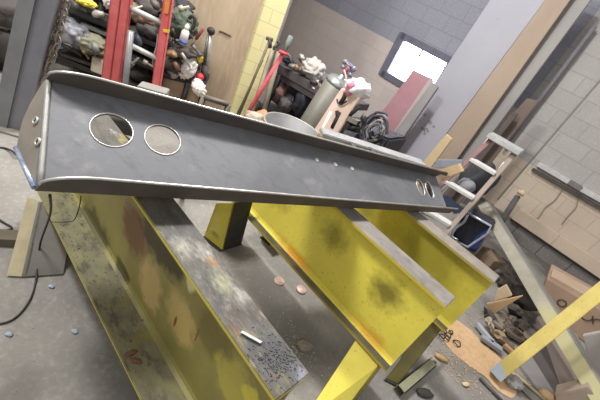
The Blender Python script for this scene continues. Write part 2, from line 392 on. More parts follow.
def leg(label, tops, zt, bots, mf, mw, dv, plate=True):
    """splayed trestle leg: a front flange (tops/bots = pixel pairs) with a web going back along dv"""
    f0, f1 = [on(q, ('Z', .01)) for q in bots]; u0, u1 = [on(q, ('Z', zt)) for q in tops]
    dv = V(dv); th = dv.normalized() * .012
    t = thing('trestle_leg', label, 'stand', ((f0.x + f1.x) / 2, (f0.y + f1.y) / 2, 0), 0, 'splayed steel trestle legs')
    bm = NBM(); hexa(bm, [f0, f1, f1 + th, f0 + th, u0, u1, u1 + th, u0 + th]); obj('leg_flange', bm, mf, t, bevel=.002)
    sd = (f0 - f1).normalized() * .012
    bm = NBM(); hexa(bm, [f1, f1 + dv, f1 + dv + sd, f1 + sd, u1, u1 + dv, u1 + dv + sd, u1 + sd]); obj('leg_web', bm, mw, t, bevel=.002)
    if plate:
        a, b = f0 - th * 1.5, f1 - th * 1.5; k = Vector((0, 0, -.0095)); e = dv * 1.15
        bm = NBM(); hexa(bm, [a + k, b + k, b + e + k, a + e + k, a, b, b + e, a + e]); obj('foot_plate', bm, mw, t)
    return t
leg('yellow splayed leg under the near end of the middle beam', ((357, 338), (381, 364)), .24, ((300, 424), (334, 426)), m_sy, M('8d8236', '5a5430', 7), ND * .12, False)
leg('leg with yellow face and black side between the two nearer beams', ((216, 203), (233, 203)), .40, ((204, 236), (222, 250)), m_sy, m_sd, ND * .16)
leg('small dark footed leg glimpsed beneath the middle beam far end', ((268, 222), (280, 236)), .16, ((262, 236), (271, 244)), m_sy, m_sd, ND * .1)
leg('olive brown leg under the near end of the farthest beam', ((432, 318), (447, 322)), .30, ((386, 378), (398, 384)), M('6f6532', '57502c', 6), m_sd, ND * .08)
leg('splayed tan leg standing on concrete at the left edge', ((27, 197), (41, 202)), .2, ((6, 276), (24, 277)), m_st, M('5c5a55', '6d6a62', 6), Vector((.115, .10, 0)), False)

# ------------------------------------------------------------------ THE STEEL CHANNEL
ca = V((.755, .656, -.020)).normalized(); ce = V((-.579, .666, .471)).normalized(); cg = ca.cross(ce).normalized()
if cg.z < 0: cg = -cg
ce = (cg.cross(ca)).normalized()
if ce.z < 0: ce = -ce
KS = .945
cP = V(EYE) + (Vector((-.7698, .7869, .75)) - V(EYE)) * KS; cW0, cW1, cF0, cF1, cLen = .425 * KS, .2719 * KS, .1113 * KS, .0704 * KS, 2.29 * KS
def cpt(s, w, g=0.0): return cP + ca * s + ce * w + cg * g
def web_inv(q):
    X = on(q, (tuple(cg), cg.dot(cP))); d = X - cP; return d.dot(ca), d.dot(ce)
t = NT('mill_steel'); nz = t.noise(2.2, 6); nf = t.noise(40, 5); ns = t.noise(6, 5, (1, 6, 6)); n4 = t.noise(7, 5)
col = t.mix(t.ramp(nz, .35, .68), lin('5d5d60'), lin('6e6e72'))
col = t.mix(t.math('MULTIPLY', t.ramp(ns, .52, .7), .5), col, lin('505256'))
col = t.mix(t.math('MULTIPLY', t.ramp(n4, .6, .75), .25), col, lin('a5a39c'))
col = t.mix(t.math('MULTIPLY', t.ramp(nf, .6, .75), .4), col, lin('5d5a55'))
m_ch = t.fin(col, t.ramp(nz, -.1, .9), .15, nf, .12)
m_chf = M('524b47', '605852', 8, .6, .2)
m_cut = M('c9c7c3', 'b0aca6', 20, .35, .6)
ch = thing('steel_channel', 'long grey steel channel with two round holes near each end, resting across the yellow beams', 'steel channel', cP, 0)
bm = NBM(); TH = .012
def loop_edges(pts):
    vs = [bm.verts.new(p) for p in pts]; return [bm.edges.new((vs[i], vs[(i + 1) % len(vs)])) for i in range(len(vs))]
E_ = loop_edges([cpt(0, 0), cpt(cLen, 0), cpt(cLen, cW1), cpt(0, cW0)])
holes = [((112, 130), .073, .073), ((163, 139.5), .07, .07), ((420.5, 187.5), .034, .062), ((429.5, 190), .034, .064)]
HC = []
for q, rad, rw in holes:
    rad *= KS; rw *= KS; s, w = web_inv(q); HC.append((s, w, rad, rw))
    E_ += loop_edges([cpt(s + rad * math.cos(k * math.pi / 20), w + rw * math.sin(k * math.pi / 20)) for k in range(40)])
bmesh.ops.triangle_fill(bm, use_beauty=True, use_dissolve=False, edges=E_, normal=cg)
ex = bmesh.ops.extrude_face_region(bm, geom=bm.faces[:])
bmesh.ops.translate(bm, vec=-cg * TH, verts=[v for v in ex['geom'] if isinstance(v, bmesh.types.BMVert)])
obj('web', bm, m_ch, ch)
for s, w, rad, rw in HC:
    bm = NBM(); tube(bm, [cpt(s + rad * math.cos(k * math.pi / 20), w + rw * math.sin(k * math.pi / 20), .0005) for k in range(40)], .0028, 6, closed=True); obj('cut_hole_edge', bm, m_cut, ch)
def flange(nm, w0, w1, sgn, cF0, cF1):
    r = .05; prof = []
    prof = [(0.0, 0.0)]
    for k in range(7):
        a_ = math.pi / 2 * k / 6; prof.append((.012 + .15 * (1 - math.cos(a_)), cF0 * (.35 + .65 * math.sin(a_))))
    prof += [(cLen * .5, (cF0 + cF1) / 2), (cLen, cF1), (cLen, 0.0)]
    bm = NBM()
    ww = lambda s: w0 + (w1 - w0) * s / cLen
    prism(bm, [cpt(s, ww(s), g) for s, g in prof], ce * (.010 * sgn)); o = obj(nm, bm, m_chf, ch)
    bm = NBM(); tube(bm, [cpt(s, ww(s) + .005 * sgn, g + .001) for s, g in prof[1:-1]], .0052, 6); obj('cut_edge', bm, m_cut, o)
flange('bottom_flange', 0, 0, -1, cF0, cF1); flange('top_flange', cW0, cW1, 1, .078 * KS, .068 * KS)
# end wing: plate bent back from the left end
cU = cpt(0, cW0 - .002); cB = on((16.5, 148), ('Z', cP.z)); nrm = (cU - cP).cross(cB - cP).normalized()
if nrm.dot(V(EYE) - cP) < 0: nrm = -nrm
wpl = (tuple(nrm), nrm.dot(cP))
wp = [cP, cB, on((19, 133), wpl), on((23, 119), wpl), on((31, 102), wpl), cU]
m_wing = M('93897d', '7c746c', 7, .5, .3)
bm = NBM(); prism(bm, wp, -nrm * .012); obj('end_plate', bm, m_wing, ch)
bm = NBM(); tube(bm, [cP + nrm * .002, cB + nrm * .002], .008, 8); obj('bevelled_edge', bm, M('7b88a8', 'a9b2c6', 30, .35, .5), ch)
for q in ((36.3, 121), (38.5, 142)):
    c = on(q, wpl); bm = NBM()
    x, y = frame(nrm); tube(bm, [c + (x * math.cos(a) + y * math.sin(a)) * .011 + nrm * .003 for a in [k * math.pi / 8 for k in range(16)]], .004, 6, closed=True)
    n_ = obj('bolt_collar', bm, m_cut, ch)
    bm = NBM(); lathe(bm, c - nrm * .002, nrm, [(0, .009), (.004, .009), (.0041, 0)], 12); obj('bolt_hole', bm, M('2a2725'), n_)
# curved inner bead along the left end of the web, and weld studs
bm = NBM(); tube(bm, [cpt(.012, w, .003) for w in np.linspace(.0, cW0, 8)], [.009] * 8, 8); obj('end_radius', bm, M('96948f', '85837f', 12, .5, .3), ch)
for q in ((317, 160), (335.5, 164.5), (352, 168.5)):
    s, w = web_inv(q); bm = NBM(); lathe(bm, cpt(s, w, -.001), cg, [(0, .012), (.003, .012), (.004, .009), (.002, .005), (.001, 0)], 14); obj('weld_plug', bm, M('b9b4a8'), ch)
# far end plate under the web (keeps it tilted)
bm = NBM(); prism(bm, [cpt(cLen - .02, 0, -.01), cpt(cLen - .02, cW1, -.01), cpt(cLen - .02, cW1 * .8, -.10)], ca * -.01); obj('gusset', bm, m_chf, ch)

# ------------------------------------------------------------------ SMALL THINGS ON BEAMS AND FLOOR
m_cop = M('d0b7aa', 'c0a092', 25, .5, .2)
for q, lb, ang in (((279, 281.5), 'copper coloured oval slug on the floor, the one nearer the wide beam', .2), ((301, 290), 'copper coloured oval slug on the floor, the one nearer the middle beam', .5)):
    c = on(q, ('Z', .0)); bm = NBM(); lathe(bm, c, EZ, [(0, .034), (.003, .036), (.008, .036), (.011, .033), (.0112, 0)], 24)
    tag(obj('cut_slug', bm, m_cop), lb, 'metal slug', 'cut-out slugs on the floor')
for i, (q, lb) in enumerate((((131, 353), 'upper rust coloured slag flake on the grimy bottom flange'), ((136, 361), 'lower rust coloured slag flake on the grimy bottom flange'))):
    c = on(q, ('Z', .21)); bm = NBM(); blob(bm, c, (.022, .011, .007), .4, 2, 3, i + 3, R_(.9 - i * .8, 'Z')); tag(obj('slag_flake', bm, M('7d5640', '5b4237', 30, .9)), lb, 'slag', 'slag flakes on the beam')
a, b = on((240, 333), ('Z', .755)), on((260, 344), ('Z', .755)); bm = NBM(); hexa(bm, [a, b, b + Vector((.004, .008, 0)), a + Vector((.004, .008, 0)), a + Vector((0, 0, .004)), b + Vector((0, 0, .004)), b + Vector((.004, .008, .004)), a + Vector((.004, .008, .004))])
tag(obj('metal_strip', bm, M('8f9799', '9fa5a5', 20, .5, .3)), 'thin bright metal strip lying on the nearest top flange', 'metal strip')
bm = NBM()
for k in range(260):
    q = (random.gauss(278, 13), random.gauss(360, 13)); c = on(q, ('Z', .7505)); d, n = float(np.array(c) @ DD), float(np.array(c) @ ND)
    if .53 < n < .652 and d < -.135: box(bm, c + Vector((0, 0, .001)), (random.uniform(.002, .008), .002, .002), R_(random.uniform(0, 3), 'Z'))
tag(obj('metal_filings', bm, M('3d3f44', '5c5d60', 40, .6, .2)), 'dark metal filings scattered near the end of the nearest top flange', 'filings', kind='stuff')
bm = NBM()
for k in range(420):
    q = (random.uniform(60, 150), random.uniform(195, 400)); c = on(q, ('Z', .2085)); n = float(np.array(c) @ ND); d = float(np.array(c) @ DD)
    if .45 < n < .57 and d < -.14: box(bm, c + Vector((0, 0, .001)), (random.uniform(.002, .009), .003, .003), R_(random.uniform(0, 3), 'Z'))
tag(obj('grinding_grit', bm, M('55524c', '7a766c', 40, .8)), 'dark grit lying along the bottom flange of the nearest beam', 'grit', kind='stuff')
c = on((305, 346), ('Z', 0)); bm = NBM(); blob(bm, c + Vector((0, 0, .006)), (.05, .035, .012), .35, 2, 3, 9, R_(.4, 'Z')); tag(obj('debris_flake', bm, M('9b9389', '827a71', 30, .9)), 'flat grey debris flake on the floor between two beams', 'debris')
bm = NBM()
for k in range(500):
    q = (random.gauss(318, 22), random.gauss(330, 26)); c = on(q, ('Z', 0.0)); n = float(np.array(c) @ ND)
    if n > .8 and n < 1.36: box(bm, c + Vector((0, 0, .002)), (random.uniform(.003, .012), .004, .004), R_(random.uniform(0, 3), 'Z'))
tag(obj('floor_chips', bm, M('8a837b', 'd2ccc4', 40, .9)), 'pale and dark chips strewn on the floor beside the middle beam', 'chips', kind='stuff')
for i, (q, lb) in enumerate((((51, 287), 'pale blue paper scrap on the floor, nearest the trestle leg'), ((75, 332), 'pale blue paper scrap on the floor, beside the nearest beam'), ((9, 335), 'pale blue paper scrap on the floor at the left edge'))):
    c = on(q, ('Z', .0)); bm = NBM(); blob(bm, c + Vector((0, 0, .006)), (.013, .010, .006), .5, 2, 3, i + 20); tag(obj('paper_scrap', bm, M('a2abba', '8b96a8', 30)), lb, 'scrap', 'blue scraps on the floor')
m_blk = M('1f1e1e', '2c2a29', 12, .5)
# black cable hanging from the channel to the floor
top = on((54.5, 194), ('Z', .745))
pts = [top + Vector((-.005, -.012, .0)), on((50, 215), ('D', .36)), on((40, 245), ('D', .37)), on((36, 280), ('Z', .01)), on((30, 300), ('Z', .006)), on((15, 318), ('Z', .006)), on((-6, 324), ('Z', .006)), on((-40, 318), ('Z', .006))]
bm = NBM(); tube(bm, smooth_path(pts), .0045, 6); tag(obj('power_cable', bm, m_blk), 'black cable hanging from the channel and curling across the floor at left', 'cable')
pts = [on((81, 196), ('D', .4)), on((79, 208), ('D', .4)), on((74, 220), ('D', .4)), on((66, 222), ('D', .4)), on((52, 222), ('D', .40))]
bm = NBM(); tube(bm, smooth_path(pts), .002, 6); tag(obj('thin_wire', bm, m_blk), 'thin dark wire looping below the channel beside the black cable', 'wire')
pts = [on((-8, 147), ('Z', .006)), on((4, 148), ('Z', .006)), on((12, 151), ('Z', .02)), on((18, 155), ('Z', .03)), on((30, 152), ('Z', .03))]
bm = NBM(); tube(bm, smooth_path(pts), .006, 6); tag(obj('floor_hose', bm, m_blk), 'dark hose on the floor left of the channel end', 'hose')
bm = NBM(); tube(bm, smooth_path([on((-6, 216), ('Z', .01)), on((3, 222), ('Z', .006)), on((12, 228), ('Z', .006)), on((3, 231), ('Z', .006)), on((-8, 233), ('Z', .006))]), .005, 6); tag(obj('wire_loop', bm, m_blk), 'short black wire end on the floor behind the trestle leg', 'wire')
# ------------------------------------------------------------------ LEFT SIDE CLUTTER
m_stl = M('7a7a81', '85858b', 5, .55, .3); m_dk = M('2b2927', '3a3734', 8, .6); m_dk2 = M('403c39', '524d49', 9, .7)
m_gal = M('bcbcba', 'a6a6a4', 15, .5, .2); m_red = M('bd5555', 'ca6866', 10, .6); m_pink = M('cf5a62', 'bb4650', 12, .6)
m_wht = M('e6e2de', 'c9c3bd', 14, .8); m_wood = M('b89b7a', 'a98b6a', 3, .8, 0, (1, 1, 8)); m_tan = M('b79c80', 'a88c70', 5, .8)
def sweep(q1, q2, pl, qa, qb, depth, z=0.0): pass
# steel column (H-section) leaning at the left edge
cl = cfl((10, 131), 'L')
t_ = thing('steel_post', 'dark grey H-section steel post rising beside the left end of the channel', 'post', on((10, 131), ('Z', 0)))
bm = NBM(); slab(bm, [(20, -14), (38, -14), (10, 112), (-5, 108)], cl, .02, True); obj('edge_flange', bm, M('8a8b8d', '7c7d80', 6, .5, .4), t_)
bm = NBM(); slab(bm, [(37, -14), (59, -14), (28, 112), (9, 112)], (cl[0], cl[1] + .012), .02, True); obj('web_face', bm, m_stl, t_)
bm = NBM(); slab(bm, [(57, -14), (60, -14), (29, 112), (27, 112)], cl, .16, True); obj('rear_flange', bm, m_stl, t_)
bm = NBM(); c = on((10, 131), ('Z', 0)); box(bm, c + Vector((.03, .09, .008)), (.34, .26, .016), R_(.3, 'Z')); obj('base_plate', bm, M('7c776f', '8b867e'), t_)
for q in ((27, 3), (12, 80)):
    p = on(q, (cl[0], cl[1] + .010)); bm = NBM()
    for k in range(3): box(bm, p + Vector((.012 * k - .012, 0, random.uniform(-.01, .01))), (.004, .004, .05), R_(.2 * k, 'Y'))
    obj('chalk_mark', bm, M('8f5552', '84504f'), t_)
# chain: two hanging strands
bm = NBM()
def chain(bm, q1, q2, pl, n):
    a, b = on(q1, pl), on(q2, pl); d = (b - a).normalized(); x, y = frame(d); L = (b - a).length / n
    for i in range(n):
        c = a + d * (L * (i + .5)) + x * random.uniform(-.004, .004); s = x if i % 2 else y
        tube(bm, [c + d * (L * .68 * math.cos(k * math.pi / 5)) + s * (L * .40 * math.sin(k * math.pi / 5)) for k in range(10)], L * .13, 5, closed=True)
pc = ('L', cl[1] + .06)
chain(bm, (63, -6), (47, 72), pc, 11); chain(bm, (69, -6), (53, 58), pc, 9); chain(bm, (62, 24), (43, 84), pc, 8)
tag(obj('hanging_chain', bm, M('7d7166', '9d948a', 30, .5, .3)), 'rusty steel chain hanging in strands beside the dark post', 'chain')
# stock rack with long bars behind the chain
t_ = thing('stock_rack', 'dark steel rack shelves loaded behind the red ladder', 'rack', on((90, 75), ('L', 3.440)) * 1.0)
def bar(bm, q1, q2, pl, w, h, dz=0):
    a, b = on(q1, pl), on(q2, pl); n = V({'L': NL, 'B': NB}[pl[0]]) * w; k = Vector((0, 0, h))
    hexa(bm, [a, b, b + n, a + n, a + k, b + k, b + n + k, a + n + k])
for nm, q1, q2, c, w, h in (('shelf', (58, 60), (165, 104), 3.25, .4, .04), ('shelf', (64, 34), (170, 78), 3.3, .35, .03), ('shelf', (66, 13), (170, 53), 3.33, .35, .03), ('shelf', (60, -20), (190, 40), 3.5, .2, .03)):
    bm = NBM(); bar(bm, q1, q2, ('L', c), w, h); obj(nm, bm, m_dk, t_)
for q1, q2 in (((50, -10), (30, 110)), ((104, -12), (86, 110))):
    bm = NBM(); a, b = lean(q1, q2, ('L', 3.550)); tube(bm, [a, b], .03, 4); obj('upright', bm, m_dk, t_)
bm = NBM(); slab(bm, [(-10, -20), (165, -20), (150, 95), (-40, 60)], ('L', 3.72), .03, True); obj('back_panel', bm, M('34302d', '4a4440', 2.5, .9), t_)
for i, (q1, q2, c, hx, lb) in enumerate((((66, 5), (112, 23), 3.31, '6b6b68', 'dark green steel bar on the upper rack shelf'), ((66, 11), (112, 30), 3.275, '3f4240', 'black steel bar on the upper rack shelf, in front of the green one'), ((80, 26), (112, 39), 3.275, '7c7d79', 'slim grey bar lying on the lower rack shelf'), ((60, 56), (112, 74), 3.23, '4c4744', 'dark bar at the foot of the rack above the channel'))):
    bm = NBM(); bar(bm, q1, q2, ('L', c), .05, .045 if i < 2 else .03); tag(obj('steel_bar', bm, M(hx, None, 9, .5, .4), bevel=.004), lb, 'steel bar', 'bars on the stock rack')
def lump(name, label, cat, q, pl, s, mat, amp=.3, fr=2.5, seed=1, rot=None, group=None, sub=3, dz=0):
    if cat in ('bag', 'rag', 'cloth', 'paper', 'wrapper', 'sack'): sub, amp, fr = 4, .3, 3.6
    bm = NBM(); blob(bm, on(q, pl) + Vector((0, 0, dz)), [v * (1.16 if pl[0] == 'L' else 1) for v in s], min(amp, .38), fr, sub, seed, rot); return tag(obj(name, bm, mat), label, cat, group)
L1 = ('L', 3.275)
lump('plastic_bag', 'crumpled clear plastic bag on the rack left of the ladder', 'bag', (70, 32), L1, (.15, .1, .09), M('8f9097', '6c6c70', 9, .35), .5, 3, 4)
lump('blue_cloth', 'small bright blue cloth below the clear plastic bag', 'cloth', (60, 42), ('L', 3.220), (.05, .04, .04), M('5aa0d8', '4a8cc6'), .3, 3, 5)
lump('paper_wad', 'white crumpled paper beside the blue cloth on the rack', 'paper', (67, 41), ('L', 3.209), (.05, .03, .035), m_wht, .4, 3, 6)
lump('grey_sack', 'olive grey sack slumped on the rack behind the ladder', 'sack', (91, 43), L1, (.13, .1, .07), M('86846f', '74725f', 5), .3, 2, 7)
lump('yellow_rag', 'yellow rag on the top rack shelf at the upper edge', 'rag', (86, 2), L1, (.07, .05, .025), M('e6d45c', 'd3bf4c'), .3, 2, 8)
lump('white_rag_ball', 'pale rag on the top shelf touching the ladder rail', 'rag', (109, 1), ('L', 3.275), (.03, .04, .05), m_wht, .3, 2, 9)
bm = NBM(); slab(bm, [(92, 56), (106, 62), (103, 76), (90, 71)], ('L', 3.198), .12); tag(obj('beige_box', bm, M('b4ab98', 'c1b8a5', 8), bevel=.008), 'small beige box at the foot of the rack just left of the ladder', 'box')
for i, (q, s, hx, lb) in enumerate((((6, 8), (.16, .15, .12), '55504d', 'grey brown bundle at the top left corner behind the post'), ((10, 25), (.08, .1, .03), 'a09587', 'pale crushed carton left of the post'), ((0, 45), (.2, .15, .2), '37322f', 'dark machine bulk left of the post'), ((2, 62), (.06, .1, .07), '7a644c', 'brown round end sticking out left of the post'))):
    lump('scrap_heap', lb, 'scrap', q, ('L', 3.303), s, M(hx, None, 12), .45, 3, 11 + i, None, 'scrap left of the post')
# --- random dark shop odds and ends on the rack
odd = [((78, 20), '4f4a46'), ((95, 22), '2f2d2b'), ((75, 52), '5c5650'), ((98, 52), '3b3835'), ((140, 14), '8d7f6e'), ((137, 32), '6f6a65'), ((150, 30), '4c4a48'), ((122, 42), '45403c'), ((146, 48), '3a3735'), ((141, 62), '2e2b2a'), ((150, 8), '57534f'), ((122, 4), '766c61'), ((136, 72), '4a4541'), ((120, 62), '2b2928')]
nm_ = ['leftmost shelf, under the bars', 'under the bars beside the ladder', 'below the plastic bag', 'below the olive sack', 'between the ladder rails, at the top rung', 'between the ladder rails, below the top rung', 'against the right ladder rail', 'behind the grey pipe', 'below the second ladder rung', 'lowest between the ladder rails', 'highest beside the right ladder rail', 'highest beside the left ladder rail', 'low behind the channel near the ladder', 'low beside the grey pipe foot']
for i, ((q, hx), w_) in enumerate(zip(odd, nm_)):
    bm = NBM(); c = on(q, ('L', 3.42 + .05 * (i % 3)))
    if i % 2: box(bm, c, (random.uniform(.1, .2), .12, random.uniform(.06, .12)), R_(random.uniform(-.6, .6), 'Z') @ R_(random.uniform(-.5, .5), 'Y'))
    else: blob(bm, c, (.12, .08, .07), .4, 3, 3, i + 40)
    kind = ('metal offcut block' if i % 2 else 'bundle of rags')
    tag(obj('metal_block' if i % 2 else 'rag_bundle', bm, M(hx, None, 10, .7, .1), bevel=.006 if i % 2 else 0), f'dark {kind} on the rack, {w_}', 'scrap', 'clutter on the rack')
# --- red ladder
LL = ('L', 3.0)
t_ = thing('ladder', 'red fibreglass ladder with aluminium rungs leaning at the left', 'ladder', (0, 0, 0))
a0, a1 = lean((112, -16), (101, 80), LL); b0, b1 = lean((123, -16), (110.5, 82), ('L', 3.006)); c0, c1 = lean((165, -16), (151, 89), ('L', 3.066))
t_.location = (a1.x, a1.y, 0); WM[t_.name] = Matrix.Translation(t_.location)
bpy.context.view_layer.update()
def channel_rail(name, p0, p1, wv, dv, mat, th=.007):
    bm = NBM(); wv = V(wv); dv = V(dv); w1_ = wv.normalized() * th; d1_ = dv.normalized() * th
    hexa(bm, [p1, p1 + wv, p1 + wv + d1_, p1 + d1_, p0, p0 + wv, p0 + wv + d1_, p0 + d1_])
    hexa(bm, [p1, p1 + w1_, p1 + w1_ + dv, p1 + dv, p0, p0 + w1_, p0 + w1_ + dv, p0 + dv])
    hexa(bm, [p1 + wv - w1_, p1 + wv, p1 + wv + dv, p1 + wv - w1_ + dv, p0 + wv - w1_, p0 + wv, p0 + wv + dv, p0 + wv - w1_ + dv])
    return obj(name, bm, mat, t_)
wr = V(WL)
channel_rail('rail', a0, a1, wr * .066, V(NL) * .07, m_red); channel_rail('rail', b0 - wr * .005, b1 - wr * .005, wr * .066, V(NL) * .07, m_red)
channel_rail('rail', c0, c1, wr * .064, V(NL) * .07, M('c8595a', 'd46c6a', 10))
for q1, q2 in (((128, 7), (164, 24)), ((132, 46), (158, 59))):
    bm = NBM(); tube(bm, [on(q1, ('L', 3.038)), on(q2, ('L', 3.088))], .021, 10); obj('rung', bm, m_gal, t_)
bm = NBM(); slab(bm, [(166, -4), (171, -4), (168, 14), (164, 13)], ('L', 3.058), .006); obj('warning_label', bm, M('d98a4a', 'c87a3c'), t_)
bm = NBM(); slab(bm, [(163, 29), (170, 30), (169, 33), (163, 32)], ('L', 3.055), .004); obj('yellow_label', bm, M('e0c33a'), t_)
a, b = lean((131, 31), (125, 86), ('L', 2.95)); bm = NBM(); tube(bm, [a, b], .024, 10); tag(obj('grey_pipe', bm, M('7d7d7d', '8f8f8f', 15, .4, .4)), 'grey steel pipe standing between the ladder rails', 'pipe')
bm = NBM(); tube(bm, smooth_path([on(q, ('L', 3.110)) for q in ((158, 34), (157, 46), (153, 60), (155, 68), (160, 55), (162, 40))]), .008, 6); tag(obj('looped_cable', bm, M('a8a8a8', '8b8b8b')), 'pale looped cable against the right ladder rail', 'cable')
bm = NBM(); slab(bm, [(137, 86), (166, 94), (165, 102), (134, 92)], ('L', 2.05), .1); tag(obj('flat_bar_stub', bm, M('86837f', '787571', 8, .6, .2), bevel=.004), 'grey flat steel block just behind the channel below the ladder', 'steel block')
# --- workbench with black frame
BP = ('L', 3.358)
t_ = thing('workbench', 'black framed bench with tan panels loaded with tools against the plywood', 'bench', (on((180, 95), BP).x, on((180, 95), BP).y, 0))
bm = NBM(); slab(bm, [(160, 72), (204, 84), (204, 88), (160, 77)], BP, .35); obj('bench_top', bm, m_dk, t_)
for q1, q2 in (((162, 75), (160, 84)), ((188, 82), (184, 96)), ((204, 86), (201, 100))):
    bm = NBM(); a, b = lean(q1, q2, ('L', 3.352)); tube(bm, [a, b], .025, 4); obj('leg', bm, m_dk, t_)
bm = NBM(); slab(bm, [(163, 77), (203, 88), (198, 104), (158, 92)], ('L', 3.380), .02, True); obj('front_panel', bm, M('a8957b', '9a866c', 4), t_)
BZ = ('L', 3.319)
# green tool roll / bag
lump('tool_bag', 'dark green canvas tool bag on the bench right of the ladder', 'bag', (180, 22), ('L', 3.468), (.13, .14, .12), M('5c6657', '4a5347', 7), .25, 2.2, 61)
lump('dark_jacket', 'black cloth bundle at the top of the bench heap', 'cloth', (178, 4), ('L', 3.495), (.11, .1, .05), M('26262a', '34343a', 9), .5, 3, 62)
bm = NBM(); tube(bm, smooth_path([on(q, ('L', 3.358)) for q in ((189, 19), (192, 16), (195, 19), (194, 26), (191, 30), (194, 32))]), .014, 8); tag(obj('clamp', bm, m_dk, ), 'black curved clamp on the plywood beside the white bottle', 'clamp')
t_ = thing('spray_bottle', 'white squeeze bottle with blue label standing on the bench', 'bottle', on((181, 45), BZ))
a, b = on((182, 44), BZ), on((188, 24), BZ); ax = b - a; Lb = ax.length
bm = NBM(); lathe(bm, a, ax, [(0, .001), (0.001, .033), (Lb * .62, .033), (Lb * .72, .018), (Lb * .74, .001)], 18); obj('body', bm, M('eeecea', 'dcdad8'), t_, smooth=False)
bm = NBM(); lathe(bm, a + ax * .72, ax, [(0, .02), (Lb * .16, .02), (Lb * .28, .008), (Lb * .28, .001)], 14); obj('cap', bm, M('f3efe2'), t_)
bm = NBM(); lathe(bm, a + ax * .04, ax, [(0, .0335), (Lb * .2, .0335)], 18); obj('label', bm, M('4a62b8', '6f84cc'), t_)
t_ = thing('screwdriver', 'tool with dark red handle propped beside the white bottle', 'tool', on((192, 46), BZ))
bm = NBM(); tube(bm, [on((203, 29), BZ), on((196, 39), BZ)], .014, 8); obj('handle', bm, M('7e3a36', '6a302e'), t_)
bm = NBM(); tube(bm, [on((196, 39), BZ), on((191, 46), BZ)], .007, 8); obj('shaft', bm, m_stl, t_)
t_ = thing('torque_bar', 'tall chrome bar with black head leaning on the plywood', 'bar', on((206, 72), ('L', 3.550)))
bm = NBM(); tube(bm, [on((211, 33), ('L', 3.550)), on((206, 70), ('L', 3.522))], .017, 10); obj('bar', bm, M('c8c8c6', 'aeb0ae', 20, .3, .6), t_)
bm = NBM(); tube(bm, [on((208.5, 34), ('L', 3.561)), on((202, 72), ('L', 3.534))], .014, 10); obj('shadow_bar', bm, M('6f6f6a', '80807c', 20, .4, .5), t_)  # grey tube standing in for the chrome bar's shadow
bm = NBM(); blob(bm, on((211, 31), ('L', 3.539)), (.04, .03, .035), .15, 2, 2, 3); obj('head', bm, m_dk, t_)
bm = NBM(); tube(bm, [on((206, 66), ('L', 3.495)), on((203, 80), ('L', 3.468))], .03, 10); obj('grip', bm, m_dk2, t_)
lump('brown_tarp', 'brown grey folded tarp under the white bottle', 'tarp', (183, 52), ('L', 3.396), (.15, .1, .05), M('5e5450', '4d4541', 7), .35, 2, 64, R_(-.3, 'Y'))
lump('grey_hose_heap', 'dark green grey hose heap on the bench below the tarp', 'hose', (172, 62), ('L', 3.385), (.13, .1, .06), M('565850', '45463f', 14), .5, 4, 65)
lump('black_tool_heap', 'black metal tool heap on the bench edge', 'tools', (193, 62), ('L', 3.413), (.06, .08, .07), m_dk, .5, 3, 66)
lump('white_rag', 'white rag hanging over the bench edge', 'rag', (187, 68), ('L', 3.347), (.065, .05, .10), M('e9e4df', 'd2cbc4', 12), .45, 2.6, 67, R_(.5, 'Y'))
lump('trailing_rag', 'lower end of white cloth trailing beside the bench leg', 'rag', (199, 88), ('L', 3.319), (.07, .05, .05), M('ece7e0', 'd6d0c8', 12), .4, 2.4, 68, R_(.8, 'Y'))
lump('foil_wrap', 'small silver wrapper on the bench top near the ladder rail', 'wrapper', (172, 74), ('L', 3.347), (.045, .03, .03), M('c5c0bd', '8d8886', 20, .4, .3), .5, 3, 69)
lump('yellow_bag', 'small yellow packet on the bench beside the chrome bar', 'packet', (198, 58), ('L', 3.413), (.035, .04, .05), M('d8c14a', 'b89d3a'), .5, 3, 70)
lump('plastic_stopper', 'small bright red cap at the foot of the chrome bar', 'cap', (200, 77), ('L', 3.374), (.03, .03, .03), M('d04048', 'b8343c'), .2, 2, 71)
for i, (q1, q2, lb) in enumerate((((163, 46), (167, 47), 'grey wire coil against the right ladder rail'), ((165, 22), (168, 20), 'grey wire coil above, touching the green bag'))):
    bm = NBM(); c = on(q2, ('L', 3.330))
    for k in range(4): tube(bm, [c + V(WL) * (.04 * math.cos(a)) + Vector((0, .012 * k, .05 * math.sin(a))) + V(WL) * .01 * k for a in [j * math.pi / 8 for j in range(16)]], .006, 5, closed=True)
    tag(obj('wire_coil', bm, M('8a8886', '5a5856', 20, .5, .3)), lb, 'wire coil', 'wire coils on the bench')
# plywood sheet on the wall
t = NT('plywood'); nz = t.noise(3.0, 6, (1, 1, .35)); nf = t.noise(14, 5, (2, 2, .35)); n3 = t.noise(1.6, 4)
col = t.mix(t.ramp(nz, .35, .65), lin('b8a48b'), lin('a69178')); col = t.mix(t.math('MULTIPLY', t.ramp(nf, .5, .7), .5), col, lin('c6b39b')); col = t.mix(t.math('MULTIPLY', t.ramp(n3, .55, .7), .4), col, lin('9a8875'))
m_ply = t.fin(col, .8, 0, nf, .1)
bm = NBM(); slab(bm, [(95, -60), (276, -40), (229, 108), (150, 80)], ('L', CL - .03), .025, True); sh = tag(obj('plywood_sheet', bm, m_ply), 'tan plywood sheet covering the wall left of the yellow blocks', 'plywood')
bm = NBM(); tube(bm, smooth_path([on(q, ('L', CL - .034)) for q in ((219, 31), (223, 32), (227, 34), (231, 36))]), .008, 6); obj('scratch_mark', bm, M('6e5a48'), sh)
